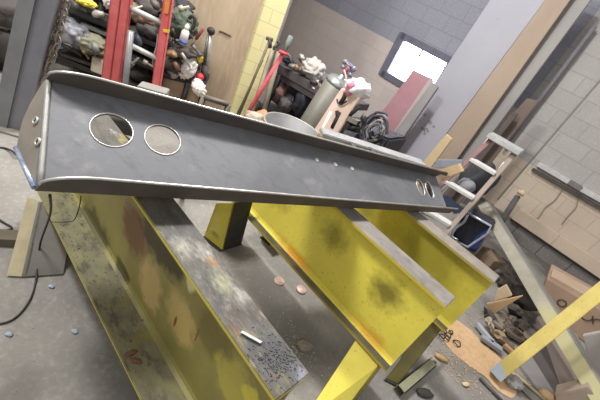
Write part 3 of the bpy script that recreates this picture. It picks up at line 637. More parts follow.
# U-shaped bracket behind the channel
bm = NBM(); k = ('L', 2.15)
a0_, a1_, b0_, b1_ = *lean((204, 97), (199, 110), k), *lean((229, 105), (223, 117), k)
tube(bm, [a1_, a0_], .018, 4); tube(bm, [a0_, b0_], .018, 4); tube(bm, [b0_, b1_], .018, 4)
tag(obj('bracket', bm, M('6e655e', '5d554f', 12, .6, .3)), 'U-shaped brown steel bracket behind the channel below the plywood', 'bracket')
# ------------------------------------------------------------------ MIDDLE CLUTTER
# bar clamps and strips leaning by the yellow wall
def leaner(name, label, cat, q1, q2, pl, r, mat, group=None, seg=8, z=0.0):
    a, b = lean(q1, q2, pl, z); bm = NBM(); tube(bm, [a, b], r, seg); return tag(obj(name, bm, mat), label, cat, group)
LY = ('L', 3.7)
t_ = thing('bar_clamp', 'thin rusty bar clamp leaning on the yellow wall', 'clamp', (0, 0, 0))
a, b = lean((270, 40), (240, 112), LY); t_.location = (b.x, b.y, 0); WM[t_.name] = Matrix.Translation(t_.location)
bm = NBM(); tube(bm, [a, b], .014, 6); obj('bar', bm, M('7d7060', '695c4e', 15, .6, .3), t_)
bm = NBM(); tube(bm, [on((266, 38), LY), on((273, 40), LY)], .018, 6); tube(bm, [on((270, 39), LY), on((270, 48), LY)], .02, 6); obj('jaw', bm, m_dk2, t_)
bm = NBM(); tube(bm, smooth_path([on(q, ('L', 3.68)) for q in ((277, 41), (279, 43), (277, 46), (274, 47), (274, 50))]), .014, 6); obj('screw_hook', bm, m_dk2, t_)
leaner('steel_rod', 'slim dark rod leaning on the yellow wall, left of the red bar', 'rod', (263, 60), (237, 114), ('L', 3.72), .008, M('7a8a6a', '6a705c'))
leaner('timber_strip', 'grey timber strip leaning right of the bar clamp', 'timber', (272, 50), (251, 116), ('L', 3.75), .022, M('b3a893', 'a09580', 6), 'timber strips by the yellow wall', 4)
leaner('timber_strip', 'darker timber strip leaning just left of the bench alcove', 'timber', (279, 52), (263, 114), ('L', 3.78), .03, M('9c9482', '89816f', 6), 'timber strips by the yellow wall', 4)
t_ = thing('pry_bar', 'long pinkish red bar leaning at the yellow wall corner', 'bar', (0, 0, 0)); a, b = lean((283, 53), (246, 116), ('L', 3.5)); t_.location = (b.x, b.y, 0); WM[t_.name] = Matrix.Translation(t_.location)
bm = NBM(); tube(bm, [a, b], .020, 8); obj('shaft', bm, m_pink, t_)
bm = NBM(); tube(bm, [on((279, 51), ('L', 3.48)), on((288, 55), ('L', 3.48))], .016, 8); obj('cross_handle', bm, m_pink, t_)
bm = NBM(); a = on((284, 53), ('L', 3.5)); b = on((291, 36), ('L', 3.5)); tube(bm, [a, b], .024, 6); obj('grey_tip', bm, M('7d8580', '6b736e', 10), t_)
# second bench in the alcove
B2 = 3.3
P2_ = ('B', B2)
t_ = thing('tool_bench', 'dark wooden bench with drawer rail in the alcove below the tan wall', 'bench', (on((310, 90), P2_).x, on((310, 90), P2_).y, 0))
bm = NBM(); slab(bm, [(277, 63), (345, 103), (342, 110), (273, 70)], P2_, .55); obj('bench_top', bm, M('4a4446', '5c5556', 8), t_, bevel=.004)
bm = NBM(); slab(bm, [(279, 72), (338, 108), (335, 113), (276, 77)], ('B', B2 + .02), .02); obj('drawer_rail', bm, M('5c5254', '4c4446', 8), t_)
for q1, q2 in (((281, 74), (272, 92)), ((327, 104), (318, 120))):
    a, b = lean(q1, q2, ('B', B2 + .03)); bm = NBM(); tube(bm, [a, b], .04, 4); obj('leg', bm, m_dk, t_)
bm = NBM(); slab(bm, [(276, 76), (345, 115), (330, 140), (260, 110)], ('B', B2 + .5), .02, True); obj('back_panel', bm, M('3c3a40', '2e2d33', 4), t_)
for i, (q, s, hx, nm, lb) in enumerate((((313, 69), (.14, .12, .115), 'c2bcb6', 'plastic_sack', 'crumpled pale plastic sack on the alcove bench'), ((298, 68), (.06, .06, .04), 'c89a6c', 'rag', 'orange brown rag on the alcove bench'), ((289, 62), (.09, .06, .04), '2c2f3a', 'cordless_tool', 'dark blue black power tool at the bench left end'), ((305, 62), (.08, .04, .03), '55504c', 'hand_tool', 'dark tool behind the pale sack'), ((307, 78), (.08, .05, .04), '473c3c', 'cloth_heap', 'dark cloth heap in front of the pale sack'), ((318, 84), (.06, .05, .045), 'c8c2c0', 'paper_packet', 'white packet near the gas cylinder'), ((312, 76), (.05, .05, .04), 'b08a88', 'pink_rag', 'pinkish rag in front of the pale sack'), ((325, 80), (.06, .06, .06), '6c6468', 'steel_can', 'grey can tucked against the gas cylinder'))):
    lump(nm, lb, 'scrap' if i else 'bag', q, ('B', 3.45), s, M(hx, None, 14, .7), .45, 3, 80 + i, group='clutter on the alcove bench')
lump('foil_wrapper', 'white and grey wrapper on the bench front edge', 'wrapper', (316, 89), ('B', 3.33), (.05, .03, .02), M('d8d4d0', '8a8684', 20), .5, 3, 95)
for i, (q, s, hx, lb) in enumerate((((281, 92), (.06, .1, .12), '8a6a62', 'pinkish brown carton under the alcove bench'), ((286, 104), (.1, .1, .1), '5a5254', 'dark grey bundle under the alcove bench, lower'), ((302, 102), (.1, .1, .16), '2a2c36', 'dark blue black canister under the alcove bench'))):
    lump('stored_bundle', lb, 'bundle', q, ('B', 3.4), s, M(hx, None, 8), .35, 2, 100 + i, group='things stored under the bench')
# gas cylinder
cb = ('B', 3.05)
t_ = thing('gas_cylinder', 'grey gas cylinder with bright shoulder leaning before the alcove bench', 'gas cylinder', (0, 0, 0))
a, b = lean((340, 80), (313, 122), cb); ax = a - b; L_ = ax.length; t_.location = (b.x, b.y, 0); WM[t_.name] = Matrix.Translation(t_.location)
rc = .132
bm = NBM(); lathe(bm, b, ax, [(0, .001), (.002, rc - .01), (.02, rc), (L_ - .05, rc)], 28); obj('body', bm, M('6c6b63', '7f7a70', 4, .45, .1, (1, 1, .4)), t_)
bm = NBM(); lathe(bm, b + ax.normalized() * (L_ - .05), ax, [(0, rc), (.03, rc * .96), (.055, rc * .8), (.07, rc * .5), (.08, .035), (.11, .03), (.111, .001)], 28); obj('shoulder', bm, M('a3a7a4', '8f9490', 10, .3, .5), t_)
tp = b + ax.normalized() * (L_ + .05); axn = ax.normalized()
bm = NBM(); lathe(bm, tp, ax, [(0, .028), (.05, .028), (.06, .02), (.1, .02), (.101, .001)], 14); obj('valve', bm, M('a05a62', 'b0787c', 14, .5, .2), t_)
bm = NBM(); x, y = frame(axn); c = tp + axn * .12; tube(bm, [c + (x * math.cos(k * math.pi / 8) + y * math.sin(k * math.pi / 8)) * .035 for k in range(16)], .009, 6, closed=True); obj('handwheel', bm, M('8d8a98', '77748a'), t_)
t_ = thing('regulator', 'blue grey gas regulator with small gauges above the cylinder', 'regulator', on((350, 72), cb))
for q, r_ in (((345, 62), .024), ((353, 69), .03), ((350, 75), .022), ((343, 67), .02)):
    bm = NBM(); lathe(bm, on(q, cb), V(NB) * -1, [(-.012, .001), (-.012, r_), (.012, r_), (.012, .001)], 16); obj('gauge', bm, M('6f7080', '8a8a98', 18, .4, .3), t_)
bm = NBM(); tube(bm, smooth_path([on(q, cb) for q in ((343, 66), (349, 70), (352, 76), (352, 84), (347, 92))]), .009, 6); obj('fitting', bm, M('5f6076', '7a7b90'), t_)
bm = NBM(); tube(bm, smooth_path([on(q, ('B', 2.95)) for q in ((344, 70), (346, 78), (345, 86), (342, 92))]), .009, 6); tag(obj('gas_hose', bm, M('c6b8b8', 'a99c9c')), 'pale thin gas hose from the cylinder valve', 'hose')
# wooden carton with strapped front + rag
t_ = thing('plywood_box', 'peach coloured tall box with black strap beside the gas cylinder', 'box', on((345, 118), ('B', 2.85)))
bm = NBM(); slab(bm, [(341, 88), (360, 97), (346, 120), (328, 108)], ('B', 2.72), .05, True); obj('body', bm, M('ecd3c4', 'e2c6b5', 5), t_, bevel=.006)
bm = NBM(); tube(bm, [on((346, 92), ('B', 2.71)), on((344, 98), ('B', 2.71)), on((340, 104), ('B', 2.71))], .02, 4); obj('strap', bm, m_dk, t_)
bm = NBM(); tube(bm, smooth_path([on(q, ('B', 2.70)) for q in ((337, 99), (338, 103), (342, 104), (347, 101))]), .007, 6); obj('handle_wire', bm, m_dk, t_)
t_ = thing('draped_rag', 'white rag with pink red patch draped over the peach box', 'rag', on((355, 90), ('B', 2.85)))
bm = NBM(); blob(bm, on((358, 89), ('B', 2.76)), (.115, .1, .08), .4, 2.2, 3, 121); obj('cloth', bm, M('f0eceb', 'dcd5d4', 10), t_)
bm = NBM(); blob(bm, on((350.5, 88), ('B', 2.68)), (.04, .05, .065), .3, 2.4, 3, 122); obj('stained_corner', bm, M('b56a7c', 'c88a98', 8), t_)
# dark machine with hoses
t_ = thing('welding_machine', 'dark blue grey welding machine with black handles behind the channel', 'machine', (on((355, 130), ('B', 2.75)).x, on((355, 130), ('B', 2.75)).y, 0))
bm = NBM(); slab(bm, [(334, 116), (390, 139), (374, 164), (318, 140)], ('B', 2.78), .4, True); obj('case', bm, M('33323a', '44424a', 5), t_, bevel=.02)
for q1, q2, r_ in (((341, 112), (333, 128), .03), ((352, 118), (341, 140), .025), ((360, 106), (346, 118), .02)):
    bm = NBM(); tube(bm, [on(q1, ('B', 2.74)), on(q2, ('B', 2.74))], r_, 8); obj('handle', bm, M('26252a', '3a3840'), t_)
bm = NBM(); slab(bm, [(345, 130), (356, 134), (352, 142), (341, 138)], ('B', 2.70), .06); obj('control_box', bm, M('4a4a52', '5c5c64'), t_)
bm = NBM(); slab(bm, [(348, 116), (358, 121), (356, 125), (345, 120)], ('B', 2.70), .06); obj('grey_panel', bm, M('6f6a64', '807a72'), t_)
t_ = thing('hose_bundle', 'looped grey welding hoses piled on the dark machine', 'hoses', on((376, 128), ('B', 2.65)))
for i in range(9):
    r1 = random.uniform(.35, 1.1); pts = []
    for k in range(14):
        a = k / 13 * 4.6 + random.uniform(-.1, .1) + .3 * i
        pts.append(on((375 + 12 * r1 * math.cos(a) - 7 * r1 * math.sin(a) + random.uniform(-2, 2), 130 + 16 * r1 * math.sin(a) + 3 * r1 * math.cos(a) + random.uniform(-1, 1)), ('B', 2.765 - .006 * i)))
    bm = NBM(); tube(bm, smooth_path(pts, 3), .012, 6); obj('hose', bm, M(['5d5c62', '77767a', '45444c', '8a8684'][i % 4], None, 20), t_)
leaner('white_stick', 'short white rod standing beside the brass fitting', 'rod', (331, 112), (324, 126), ('B', 2.5), .012, m_wht)
t_ = thing('brass_fitting', 'brass and chrome fitting lying behind the channel', 'fitting', on((326, 137), ('B', 2.3)))
bm = NBM(); tube(bm, [on((319, 135), ('B', 2.25)), on((327, 139), ('B', 2.25))], .022, 10); obj('body', bm, M('b59a5c', 'cbb37c', 20, .35, .6), t_)
bm = NBM(); tube(bm, [on((327, 136), ('B', 2.27)), on((334, 139), ('B', 2.27))], .026, 10); obj('cap', bm, M('c9c6c0', 'b0ada6', 20, .3, .6), t_)
bm = NBM(); tube(bm, [on((331, 139), ('B', 2.27)), on((338, 144), ('Z', .825)), on((348, 147), ('Z', .822))], .006, 6); obj('thin_hose', bm, m_wht, t_)
# galvanised tub
t_ = thing('metal_tub', 'round grey galvanised tub seen over the channel', 'tub', (0, 0, 0))
c = on((293, 128), ('Z', .62)); t_.location = (c.x, c.y, 0); WM[t_.name] = Matrix.Translation(t_.location)
tl = (R_(.1, 'X') @ Vector((0, 0, 1))); R0 = .24
b_ = Vector((c.x, c.y, .0))
bm = NBM(); lathe(bm, b_, (0, 0, 1), [(0, .001), (.001, R0 * .8), (.62, R0), (.62, R0 - .012), (.45, R0 * .92), (.45, .001)], 30); obj('body', bm, M('6a6969', '7b7a79', 6, .5, .2), t_)
bm = NBM(); tube(bm, [c + Vector((R0 * math.cos(a), R0 * math.sin(a), .0)) for a in [k * math.pi / 16 for k in range(32)]], .008, 8, closed=True); obj('rim', bm, M('a8a5a1', '918e8a', 14, .4, .3), t_)
lump('orange_scrap', 'orange brown brick fragment behind the channel beside the tub', 'brick', (263, 118), ('L', 3.220), (.07, .06, .06), M('c08a66', 'a97552', 12), .3, 2, 131)
lump('pale_scrap', 'pale tan broken lump left of the orange fragment', 'scrap', (255, 118), ('L', 3.192), (.09, .06, .05), M('b5a896', '9c8f7e', 12), .35, 2, 132)
lump('black_scrap', 'black crumpled lump at the foot of the red bar', 'scrap', (256, 106), ('L', 3.8), (.05, .05, .06), m_dk, .35, 2, 133)
# boards below the window
def board(name, label, cat, qs, pl, th, mat, floor=True, bevel=.004, group=None):
    bm = NBM(); slab(bm, qs, pl, th, floor); return tag(obj(name, bm, mat, bevel=bevel), label, cat, group)
board('red_board', 'wide dull red board leaning below the bright window', 'board', [(413, 70), (432, 79), (400, 140), (370, 128)], ('B', 4.45), .05, M('a0757c', 'a98288', 3))
board('grey_plank', 'narrow grey plank leaning right of the red board', 'plank', [(432, 82), (438, 87), (393, 152), (384, 146)], ('B', 4.32), .05, M('94918f', '7c797c', 4, .8, 0, (1, 1, .3)), group='planks below the window')
board('thin_plank', 'thin pale plank edge between red board and grey plank', 'plank', [(429, 79), (433, 81), (390, 146), (386, 143)], ('B', 4.40), .03, M('b6a8a8', 'a89a9a', 4), group='planks below the window')
# big pale panel and the boards standing right of it
t = NT('pale_panel'); n1 = t.noise(1.3, 4); n2 = t.noise(9, 5); n3 = t.noise(3, 3)
col = t.mix(t.ramp(n1, .3, .7), lin('98979f'), lin('a2a1a9')); 
lc = on((424, 128), ('B', 4.6)); 
m_pan = t.fin(t.mix(t.math('MULTIPLY', t.ramp(n2, .62, .72), .35), col, lin('8f8d8d')), .75)
pnl = board('wall_panel', 'large pale grey panel standing upright right of the window', 'panel', [(502, -18), (559, -18), (458, 118), (404, 130)], ('B', 4.6), .05, m_pan)
bm = NBM()
for k in range(16):
    c = on((random.gauss(425, 4), random.gauss(127, 5)), ('B', 4.597)); box(bm, c, (random.uniform(.01, .04), .004, random.uniform(.01, .03)), R_(ANG, 'Z'))
obj('dark_smudges', bm, M('8a8684', '7c7876'), pnl)
t = NT('brown_board'); nz = t.noise(2.4, 5, (1, 1, .4)); sx = t.n('ShaderNodeSeparateXYZ'); t.put(sx.inputs[0], t.co)
col = t.mix(t.ramp(nz, .35, .65), lin('a08f7e'), lin('948373')); zz = t.math('ADD', sx.outputs[2], t.math('MULTIPLY', nz, .5))
m_bb = t.fin(col, .8, 0, nz, .1)
board('brown_board', 'tall tan wooden board standing right of the pale panel', 'board', [(559, -18), (580, -14), (482, 124), (454, 124)], ('B', 4.58), .05, m_bb, group='boards standing right of the pale panel')
board('grey_board', 'tall grey weathered board between tan board and dark plank', 'board', [(583, -20), (601, -14), (490, 136), (474, 136)], ('B', 4.66), .05, M('8b8888', '98948f', 3, .8, 0, (1, 1, .4)), group='boards standing right of the pale panel')
board('dark_plank', 'dark brown grey plank leaning behind the stepladder', 'plank', [(527, 98), (539, 101), (470, 190), (450, 186)], ('B', 4.5), .04, M('63564f', '746760', 3, .8, 0, (1, 1, .4)), group='planks behind the stepladder')
board('black_plank', 'narrow dark plank edge left of the dark brown plank', 'plank', [(512, 112), (518, 114), (474, 170), (468, 168)], ('B', 4.40), .04, M('4a4240', '5a514e', 3), group='planks behind the stepladder')
leaner('conduit', 'long dark conduit running up the block wall', 'conduit', (595, 26), (512, 137), ('B', 4.93), .022, M('6b666a', '77727a', 6), None, 8, .9)
board('yellow_plank', 'short yellowish plank leaning against the pale panel behind the channel', 'plank', [(446, 134), (452, 139), (428, 172), (418, 168)], ('B', 3.4), .03, M('c2ac8a', 'b59f7d', 4))
board('tan_block', 'tan timber block behind the right end of the channel', 'timber', [(436, 171), (458, 164), (462, 172), (441, 180)], ('B', 3.0), .08, M('c0a47f', 'b0946f', 5), False)
board('grey_block', 'bluish grey flat bar behind the stepladder foot', 'bar', [(436, 160), (462, 160), (462, 168), (434, 168)], ('B', 3.25), .05, M('7d828c', '8c9098', 5), False)
bm = NBM(); slab(bm, [(434, 169), (447, 173), (446, 176), (433, 172)], ('B', 2.95), .03); tag(obj('black_bar', bm, m_dk), 'short black bar by the tan timber block', 'bar')
# grey rectangular tube behind the channel
bm = NBM(); a, b = on((322, 138), ('Z', .78)), on((425, 170), ('Z', .78)); d = (b - a).normalized(); n_ = d.cross(Vector((0, 0, 1))).normalized() * -.11
if n_.y < 0: n_ = -n_
k = Vector((0, 0, .035)); hexa(bm, [a, b, b + n_, a + n_, a + k, b + k, b + n_ + k, a + n_ + k])
t_ = thing('square_tube', 'grey rectangular steel tube lying parallel behind the channel', 'steel tube', a)
obj('tube', bm, M('a4a4a4', '929294', 6, .5, .3), t_, bevel=.006)
for q in ((354, 146), (373, 151)):
    c = on(q, ('Z', .82)); bm = NBM(); box(bm, c, (.03, .10, .004), R_(math.atan2(d.y, d.x), 'Z')); obj('dark_stripe', bm, m_dk2, t_)
# ------------------------------------------------------------------ STEPLADDER
t_ = thing('stepladder', 'aluminium stepladder with pinkish side rails and pale steps at right', 'stepladder', (0, 0, 0))
pt0, pt1 = on((489, 138), ('B', 3.75)), on((513, 152), ('B', 3.75))
fl0, fl1 = on((418, 203), ('B', 3.2)), on((438, 238), ('B', 3.2))
m_rl = M('95877f', '887a72', 5); m_al = M('d6d4d1', 'c6c4c1', 14, .5, .1)
def down(a, b, z=0.0):
    t = (a.z - z) / (a.z - b.z); return a + (b - a) * t
fl0, fl1 = down(pt0, fl0), down(pt1, fl1); mid = (fl0 + fl1) / 2
t_.location = (mid.x, mid.y, 0); WM[t_.name] = Matrix.Translation(t_.location)
wv = (pt1 - pt0).normalized()
bk = V(NB)
for a, b, m in ((pt0, fl0, M('7d5d5b', '6f5351', 6)), (pt1, fl1, m_rl)):
    bm = NBM(); w_ = wv * .045; hexa(bm, [b, b + w_, b + w_ + bk * .03, b + bk * .03, a, a + w_, a + w_ + bk * .03, a + bk * .03]); obj('side_rail', bm, m, t_, bevel=.004)
    r0 = a + bk * .05; r1 = Vector((b.x, b.y, 0)) + bk * .9; bm = NBM(); tube(bm, [r0, r1], .015, 6); obj('rear_leg', bm, m_al, t_)
bm = NBM(); tpv = Vector((0, 0, .05)); p_ = [pt0 - wv * .02 - bk * .06, pt1 + wv * .06 - bk * .06, pt1 + wv * .06 + bk * .12, pt0 - wv * .02 + bk * .12]; hexa(bm, p_ + [q + tpv for q in p_]); obj('top_cap', bm, M('a9aaaa', 'b7b7b5', 10, .5, .2), t_, bevel=.006)
for fr in (.22, .46, .72):
    a, b = pt0 + (fl0 - pt0) * fr, pt1 + (fl1 - pt1) * fr
    bm = NBM(); k = bk * .08; u_ = Vector((0, 0, .03)); a2, b2 = a + wv * .03, b + wv * .01; f_ = -bk * .02
    hexa(bm, [a2 + f_, b2 + f_, b2 + k, a2 + k, a2 + f_ + u_, b2 + f_ + u_, b2 + k + u_, a2 + k + u_]); obj('step', bm, m_al, t_, bevel=.004)
bm = NBM(); tube(bm, [pt1 + (fl1 - pt1) * .1 + bk * .03, pt1 + (fl1 - pt1) * .4 + bk * .3], .01, 6); obj('spreader_bar', bm, m_al, t_)
lump('dark_bundle', 'dark grey bundle seen through the stepladder steps', 'bundle', (478, 180), ('B', 4.1), (.17, .1, .2), M('3e3f44', '303136', 6), .3, 2, 141, R_(.5, 'Y'))
lump('grey_bucket', 'pale grey round object low behind the stepladder steps', 'bucket', (466, 186), ('B', 3.95), (.09, .08, .09), M('909296', '7e8084', 6), .15, 2, 142)
# dark blue glossy case with chrome trim
t_ = thing('blue_case', 'dark navy glossy case with chrome trim at the stepladder foot', 'case', on((470, 250), ('B', 3.0)))
pb = ('B', 3.5)
bm = NBM(); slab(bm, [(466, 212), (491, 226), (474, 254), (450, 236)], pb, .25); obj('shell', bm, M('14171f', '1c2030', 5, .25), t_, bevel=.012)
bm = NBM(); slab(bm, [(477, 236), (489, 228), (477, 249), (467, 248)], ('B', 3.48), .02); obj('blue_highlight', bm, M('253a7a', '1d2d5e', 5, .2), t_)  # blue highlight on the glossy shell, made as a thin panel
bm = NBM(); slab(bm, [(441, 196), (447, 196), (466, 212), (454, 214)], ('B', 3.45), .03); obj('navy_strip', bm, M('38465a', '44546c', 6), t_)  # separate navy strip, added to the case as if a part
bm = NBM(); tube(bm, [on(q, ('B', 3.48)) for q in ((466, 212), (491, 226), (487, 234), (468, 247), (458, 242))], .012, 8); obj('chrome_trim', bm, M('c5cad6', 'a9aebc', 20, .25, .6), t_)
bm = NBM(); tube(bm, smooth_path([on(q, ('B', 3.47)) for q in ((468, 214), (464, 222), (456, 228), (452, 236), (458, 240))]), .014, 8); obj('handle_loop', bm, M('b4bac4', '959ba6', 20, .25, .6), t_)
# cable raceway on the block wall
m_rw = M('c2c0bf', 'aeacab', 14, .6)
t_ = thing('wall_raceway', 'white metal raceway mounted on the block wall at right', 'raceway', on((535, 167), ('B', 4.93)))
for q1, q2, m in (((536, 166), (567, 184), m_rw), ((579, 191), (606, 206), m_rw), ((567, 184), (580, 192), M('6d6865', '7b7673'))):
    a, b = on(q1, ('B', 4.91)), on(q2, ('B', 4.91)); k = Vector((0, 0, .055)); bm = NBM(); n_ = bk * .06; hexa(bm, [a, b, b + n_, a + n_, a + k, b + k, b + n_ + k, a + n_ + k]); obj('cover' if m is m_rw else 'junction', bm, m, t_, bevel=.004)
a, b = on((533, 168), ('B', 4.93)), on((606, 210), ('B', 4.93)); k = Vector((0, 0, -.03)); bm = NBM(); n_ = bk * .04; hexa(bm, [a + k, b + k, b + n_ + k, a + n_ + k, a, b, b + n_, a + n_]); obj('dark_rail', bm, m_dk2, t_)
for i, (pts, lb) in enumerate((([(562, 190), (555, 200), (545, 208), (539, 217), (530, 224)], 'wire sagging down the tan wall from the raceway left half'), ([(578, 196), (576, 207), (568, 216), (562, 224)], 'dark wire hanging below the raceway junction'))):
    bm = NBM(); tube(bm, smooth_path([on(q, ('B', 4.962)) for q in pts]), .006, 6); tag(obj('wall_wire', bm, M('9c8e80', '8c7f72')), lb, 'wire', 'wires on the tan wall')
t_ = thing('grease_gun', 'dark tool with cream knob leaning at the wall foot by the lumber', 'tool', on((512, 218), ('B', 4.6)))
bm = NBM(); tube(bm, [on((518, 196), ('B', 4.6)), on((505, 216), ('B', 4.6)), on((498, 228), ('B', 4.6))], [.03, .035, .04], 10); obj('body', bm, M('4d4b4a', '5f5d5b', 10), t_)
bm = NBM(); blob(bm, on((521, 193), ('B', 4.58)), (.04, .035, .035), .3, 2.5, 2, 3); obj('knob', bm, M('d3bf9c', 'bfa983'), t_)
# ------------------------------------------------------------------ LUMBER, BOXES AND RUBBLE AT RIGHT
def beam4(name, label, cat, q_hi, q_lo, pl_hi, pl_lo, wpx_dir, w_, h_, mat, mat2=None):
    a, b = on(q_hi, pl_hi), on(q_lo, pl_lo); d = (b - a).normalized()
    s = d.cross(V(EYE) - (a + b) / 2).normalized() * w_; u_ = s.cross(d).normalized()
    if u_.dot(V(EYE) - a) < 0: u_ = -u_
    t = thing(name, label, cat, b)
    bm = NBM(); k = -u_ * h_; hexa(bm, [a - s / 2, a + s / 2, a + s / 2 + k, a - s / 2 + k, b - s / 2, b + s / 2, b + s / 2 + k, b - s / 2 + k]); obj('face', bm, mat, t, bevel=.003)
    return t, a, b, s, u_
t = NT('grey_paint_lumber'); n1 = t.noise(7, 6); n2 = t.noise(40, 4); n3 = t.noise(1.2, 2)
c = t.mix(t.ramp(n1, .35, .65), lin('999489'), lin('888374')); c = t.mix(t.sphere((0, 0, 0), .75, .1, .05), c, lin('a8a27c'))
m_lum = t.fin(c, .75, 0, n2, .15)
t_, a, b, s, u_ = beam4('steel_angle', 'long grey painted beam sloping from the stepladder to the lower right corner', 'beam', (482, 203), (606, 410), ('B', 3.95), ('Z', .26), 0, .098, .02, m_lum)
if s.x < 0: s = -s
bm = NBM(); e = s / 2; k = -u_ * .11 + s * .25; hexa(bm, [a + e, b + e, b + e + s * .1, a + e + s * .1, a + e + k, b + e + k, b + e + k + s * .1, a + e + k + s * .1]); obj('side_flange', bm, M('6f6c66', '807d76', 6), t_)
t = NT('yellow_paint_wood'); n1 = t.noise(6, 6); n2 = t.noise(50, 4)
c = t.mix(t.ramp(n1, .35, .65), lin('c6b568'), lin('b3a05a')); c = t.mix(t.math('MULTIPLY', t.ramp(n2, .6, .72), .5), c, lin('8f7d45'))
m_yw = t.fin(c, .7, 0, n2, .15)
t_, a, b, s, u_ = beam4('yellow_lumber', 'yellow painted timber crossing in front of the grey beam, one end on the sawdust', 'timber', (612, 282), (495, 376), ('Z', .85), ('Z', .045), 0, .085, .05, m_yw)
bm = NBM(); hexa(bm, [b - s / 2 + u_ * .001, b + s / 2 + u_ * .001, b + s / 2 + (a - b).normalized() * .09 + u_ * .001, b - s / 2 + (a - b).normalized() * .05 + u_ * .001] + [q + u_ * .003 for q in (b - s / 2, b + s / 2, b + s / 2 + (a - b).normalized() * .09, b - s / 2 + (a - b).normalized() * .05)]); obj('pale_end', bm, M('a9b3bd', '98a3ae'), t_)
# cartons
m_card = M('a58c78', '97806c', 4, .85)
t_ = thing('cardboard_carton', 'brown cardboard carton with printed marks behind the crossing timbers', 'carton', on((585, 340), ('Z', 0)))
pc = ('B', 3.75)
bm = NBM(); slab(bm, [(547, 279), (616, 319), (600, 352), (532, 314)], pc, .45, True); obj('box_body', bm, m_card, t_, bevel=.006)
bm = NBM(); slab(bm, [(551, 276), (600, 303), (600, 309), (548, 282)], ('B', 3.77), .22); obj('top_flap', bm, M('b59d88', 'a68f7a', 4), t_)
def ring(q, r_, pl, parent, arc=2 * math.pi, st=0, w=.006, th=.002):
    c = on(q, pl); bm = NBM(); n = 20; pts = [c + V(WB) * r_ * math.cos(st + arc * k / n) + Vector((0, 0, r_ * math.sin(st + arc * k / n))) for k in range(n + (0 if arc > 6.2 else 1))]
    tube(bm, pts, w, 5, closed=arc > 6.2); obj('printed_mark', bm, M('4a3c34', '54463c'), parent)
pm = ('B', 3.747)
ring((562, 303), .033, pm, t_); ring((587, 316), .04, pm, t_, math.pi, -2.2); ring((598, 323), .035, pm, t_, 3.6, .6)
board('panel_sheet', 'flat grey panel leaning at the right edge below the carton', 'panel', [(583, 336), (615, 330), (620, 400), (598, 404)], cfl((598, 404), 'B'), .04, M('a8a39d', '9b9690', 3), False)
t_ = thing('mauve_sheet', 'flat mauve grey sheet with a dark stripe lying under the yellow timber', 'sheet', on((545, 385), ('Z', 0)))
ps = ('Z', .022)
bm = NBM(); slab(bm, [(543, 336), (577, 333), (594, 384), (562, 391)], ps, -.02); obj('panel', bm, M('93867f', '857871', 3), t_)
bm = NBM(); slab(bm, [(528, 350), (543, 336), (562, 391), (556, 395)], ps, -.02); obj('dark_stripe', bm, M('4f4948', '5a5352', 3), t_)
bm = NBM(); slab(bm, [(514, 356), (528, 350), (556, 395), (543, 397)], ps, -.02); obj('grey_panel', bm, M('858281', '777473', 3), t_)
board('mauve_board', 'brownish panel flat on the floor behind the yellow timber, near the carton', 'panel', [(525, 318), (548, 312), (576, 331), (545, 334)], ('Z', .03), -.025, M('877974', '796b66', 3), False)
board('plank_rail', 'pale narrow batten at the foot of the mauve sheet', 'batten', [(561, 389), (586, 382), (587, 385), (562, 393)], ('Z', .04), -.02, M('a89a8c', '978a7c', 3), False)
board('drawer_front', 'light brown tray with dark opening at the lower right edge', 'tray', [(555, 395), (588, 387), (606, 410), (560, 420)], cfl((565, 416), 'B'), .12, M('a39485', '938475', 4), False)
# box shards / rubble pile
m_tn = M('b0936f', 'a08462', 5, .85)
board('carton_flap', 'torn tan carton flap above the rubble pile', 'flap', [(486, 304), (492, 303), (523, 296), (492, 316)], ('B', 3.0), .03, m_tn, False)
board('carton_flap_edge', 'pale cut carton edge left of the rubble pile', 'flap', [(497, 290), (506, 285), (512, 296), (494, 302)], ('B', 3.05), .03, M('c7b497', 'b9a588', 5), False)
rub = [((498, 318), '8c8074', .05), ((506, 324), '6c6259', .045), ((492, 326), '7a6f64', .04), ((512, 316), '57504a', .05), ((500, 332), '9a8a76', .035), ((486, 318), '4a4440', .04), ((508, 336), '5d5148', .05), ((516, 330), '403a36', .05), ((520, 338), '6f6055', .05), ((494, 338), '8f7a62', .035), ((524, 322), '4c453f', .06), ((484, 328), '968a7c', .03)]
wh = ['top middle', 'middle', 'left of middle', 'right of top', 'lower middle', 'upper left', 'lower right of middle', 'far right', 'bottom right', 'bottom, touching the sawdust', 'right, under the carton', 'leftmost, by the beam end']
for i, ((q, hx, s_), w_) in enumerate(zip(rub, wh)):
    c = on(q, ('Z', .0)); h = .03 + .012 * (i % 4)
    bm = NBM(); blob(bm, Vector((c.x, c.y, h)), (s_ * 1.7, s_ * 1.0, s_ * .8), .9, 2.6, 2, 160 + i, R_(i, 'Z') @ R_(i * .5, 'X'))
    for f in bm.faces: f.smooth = False
    tag(obj('rubble_lump', bm, M(hx, None, 16, .9)), f'broken rubble lump in the pile beyond the beams, {w_}', 'rubble', 'rubble pile beyond the farthest beam')
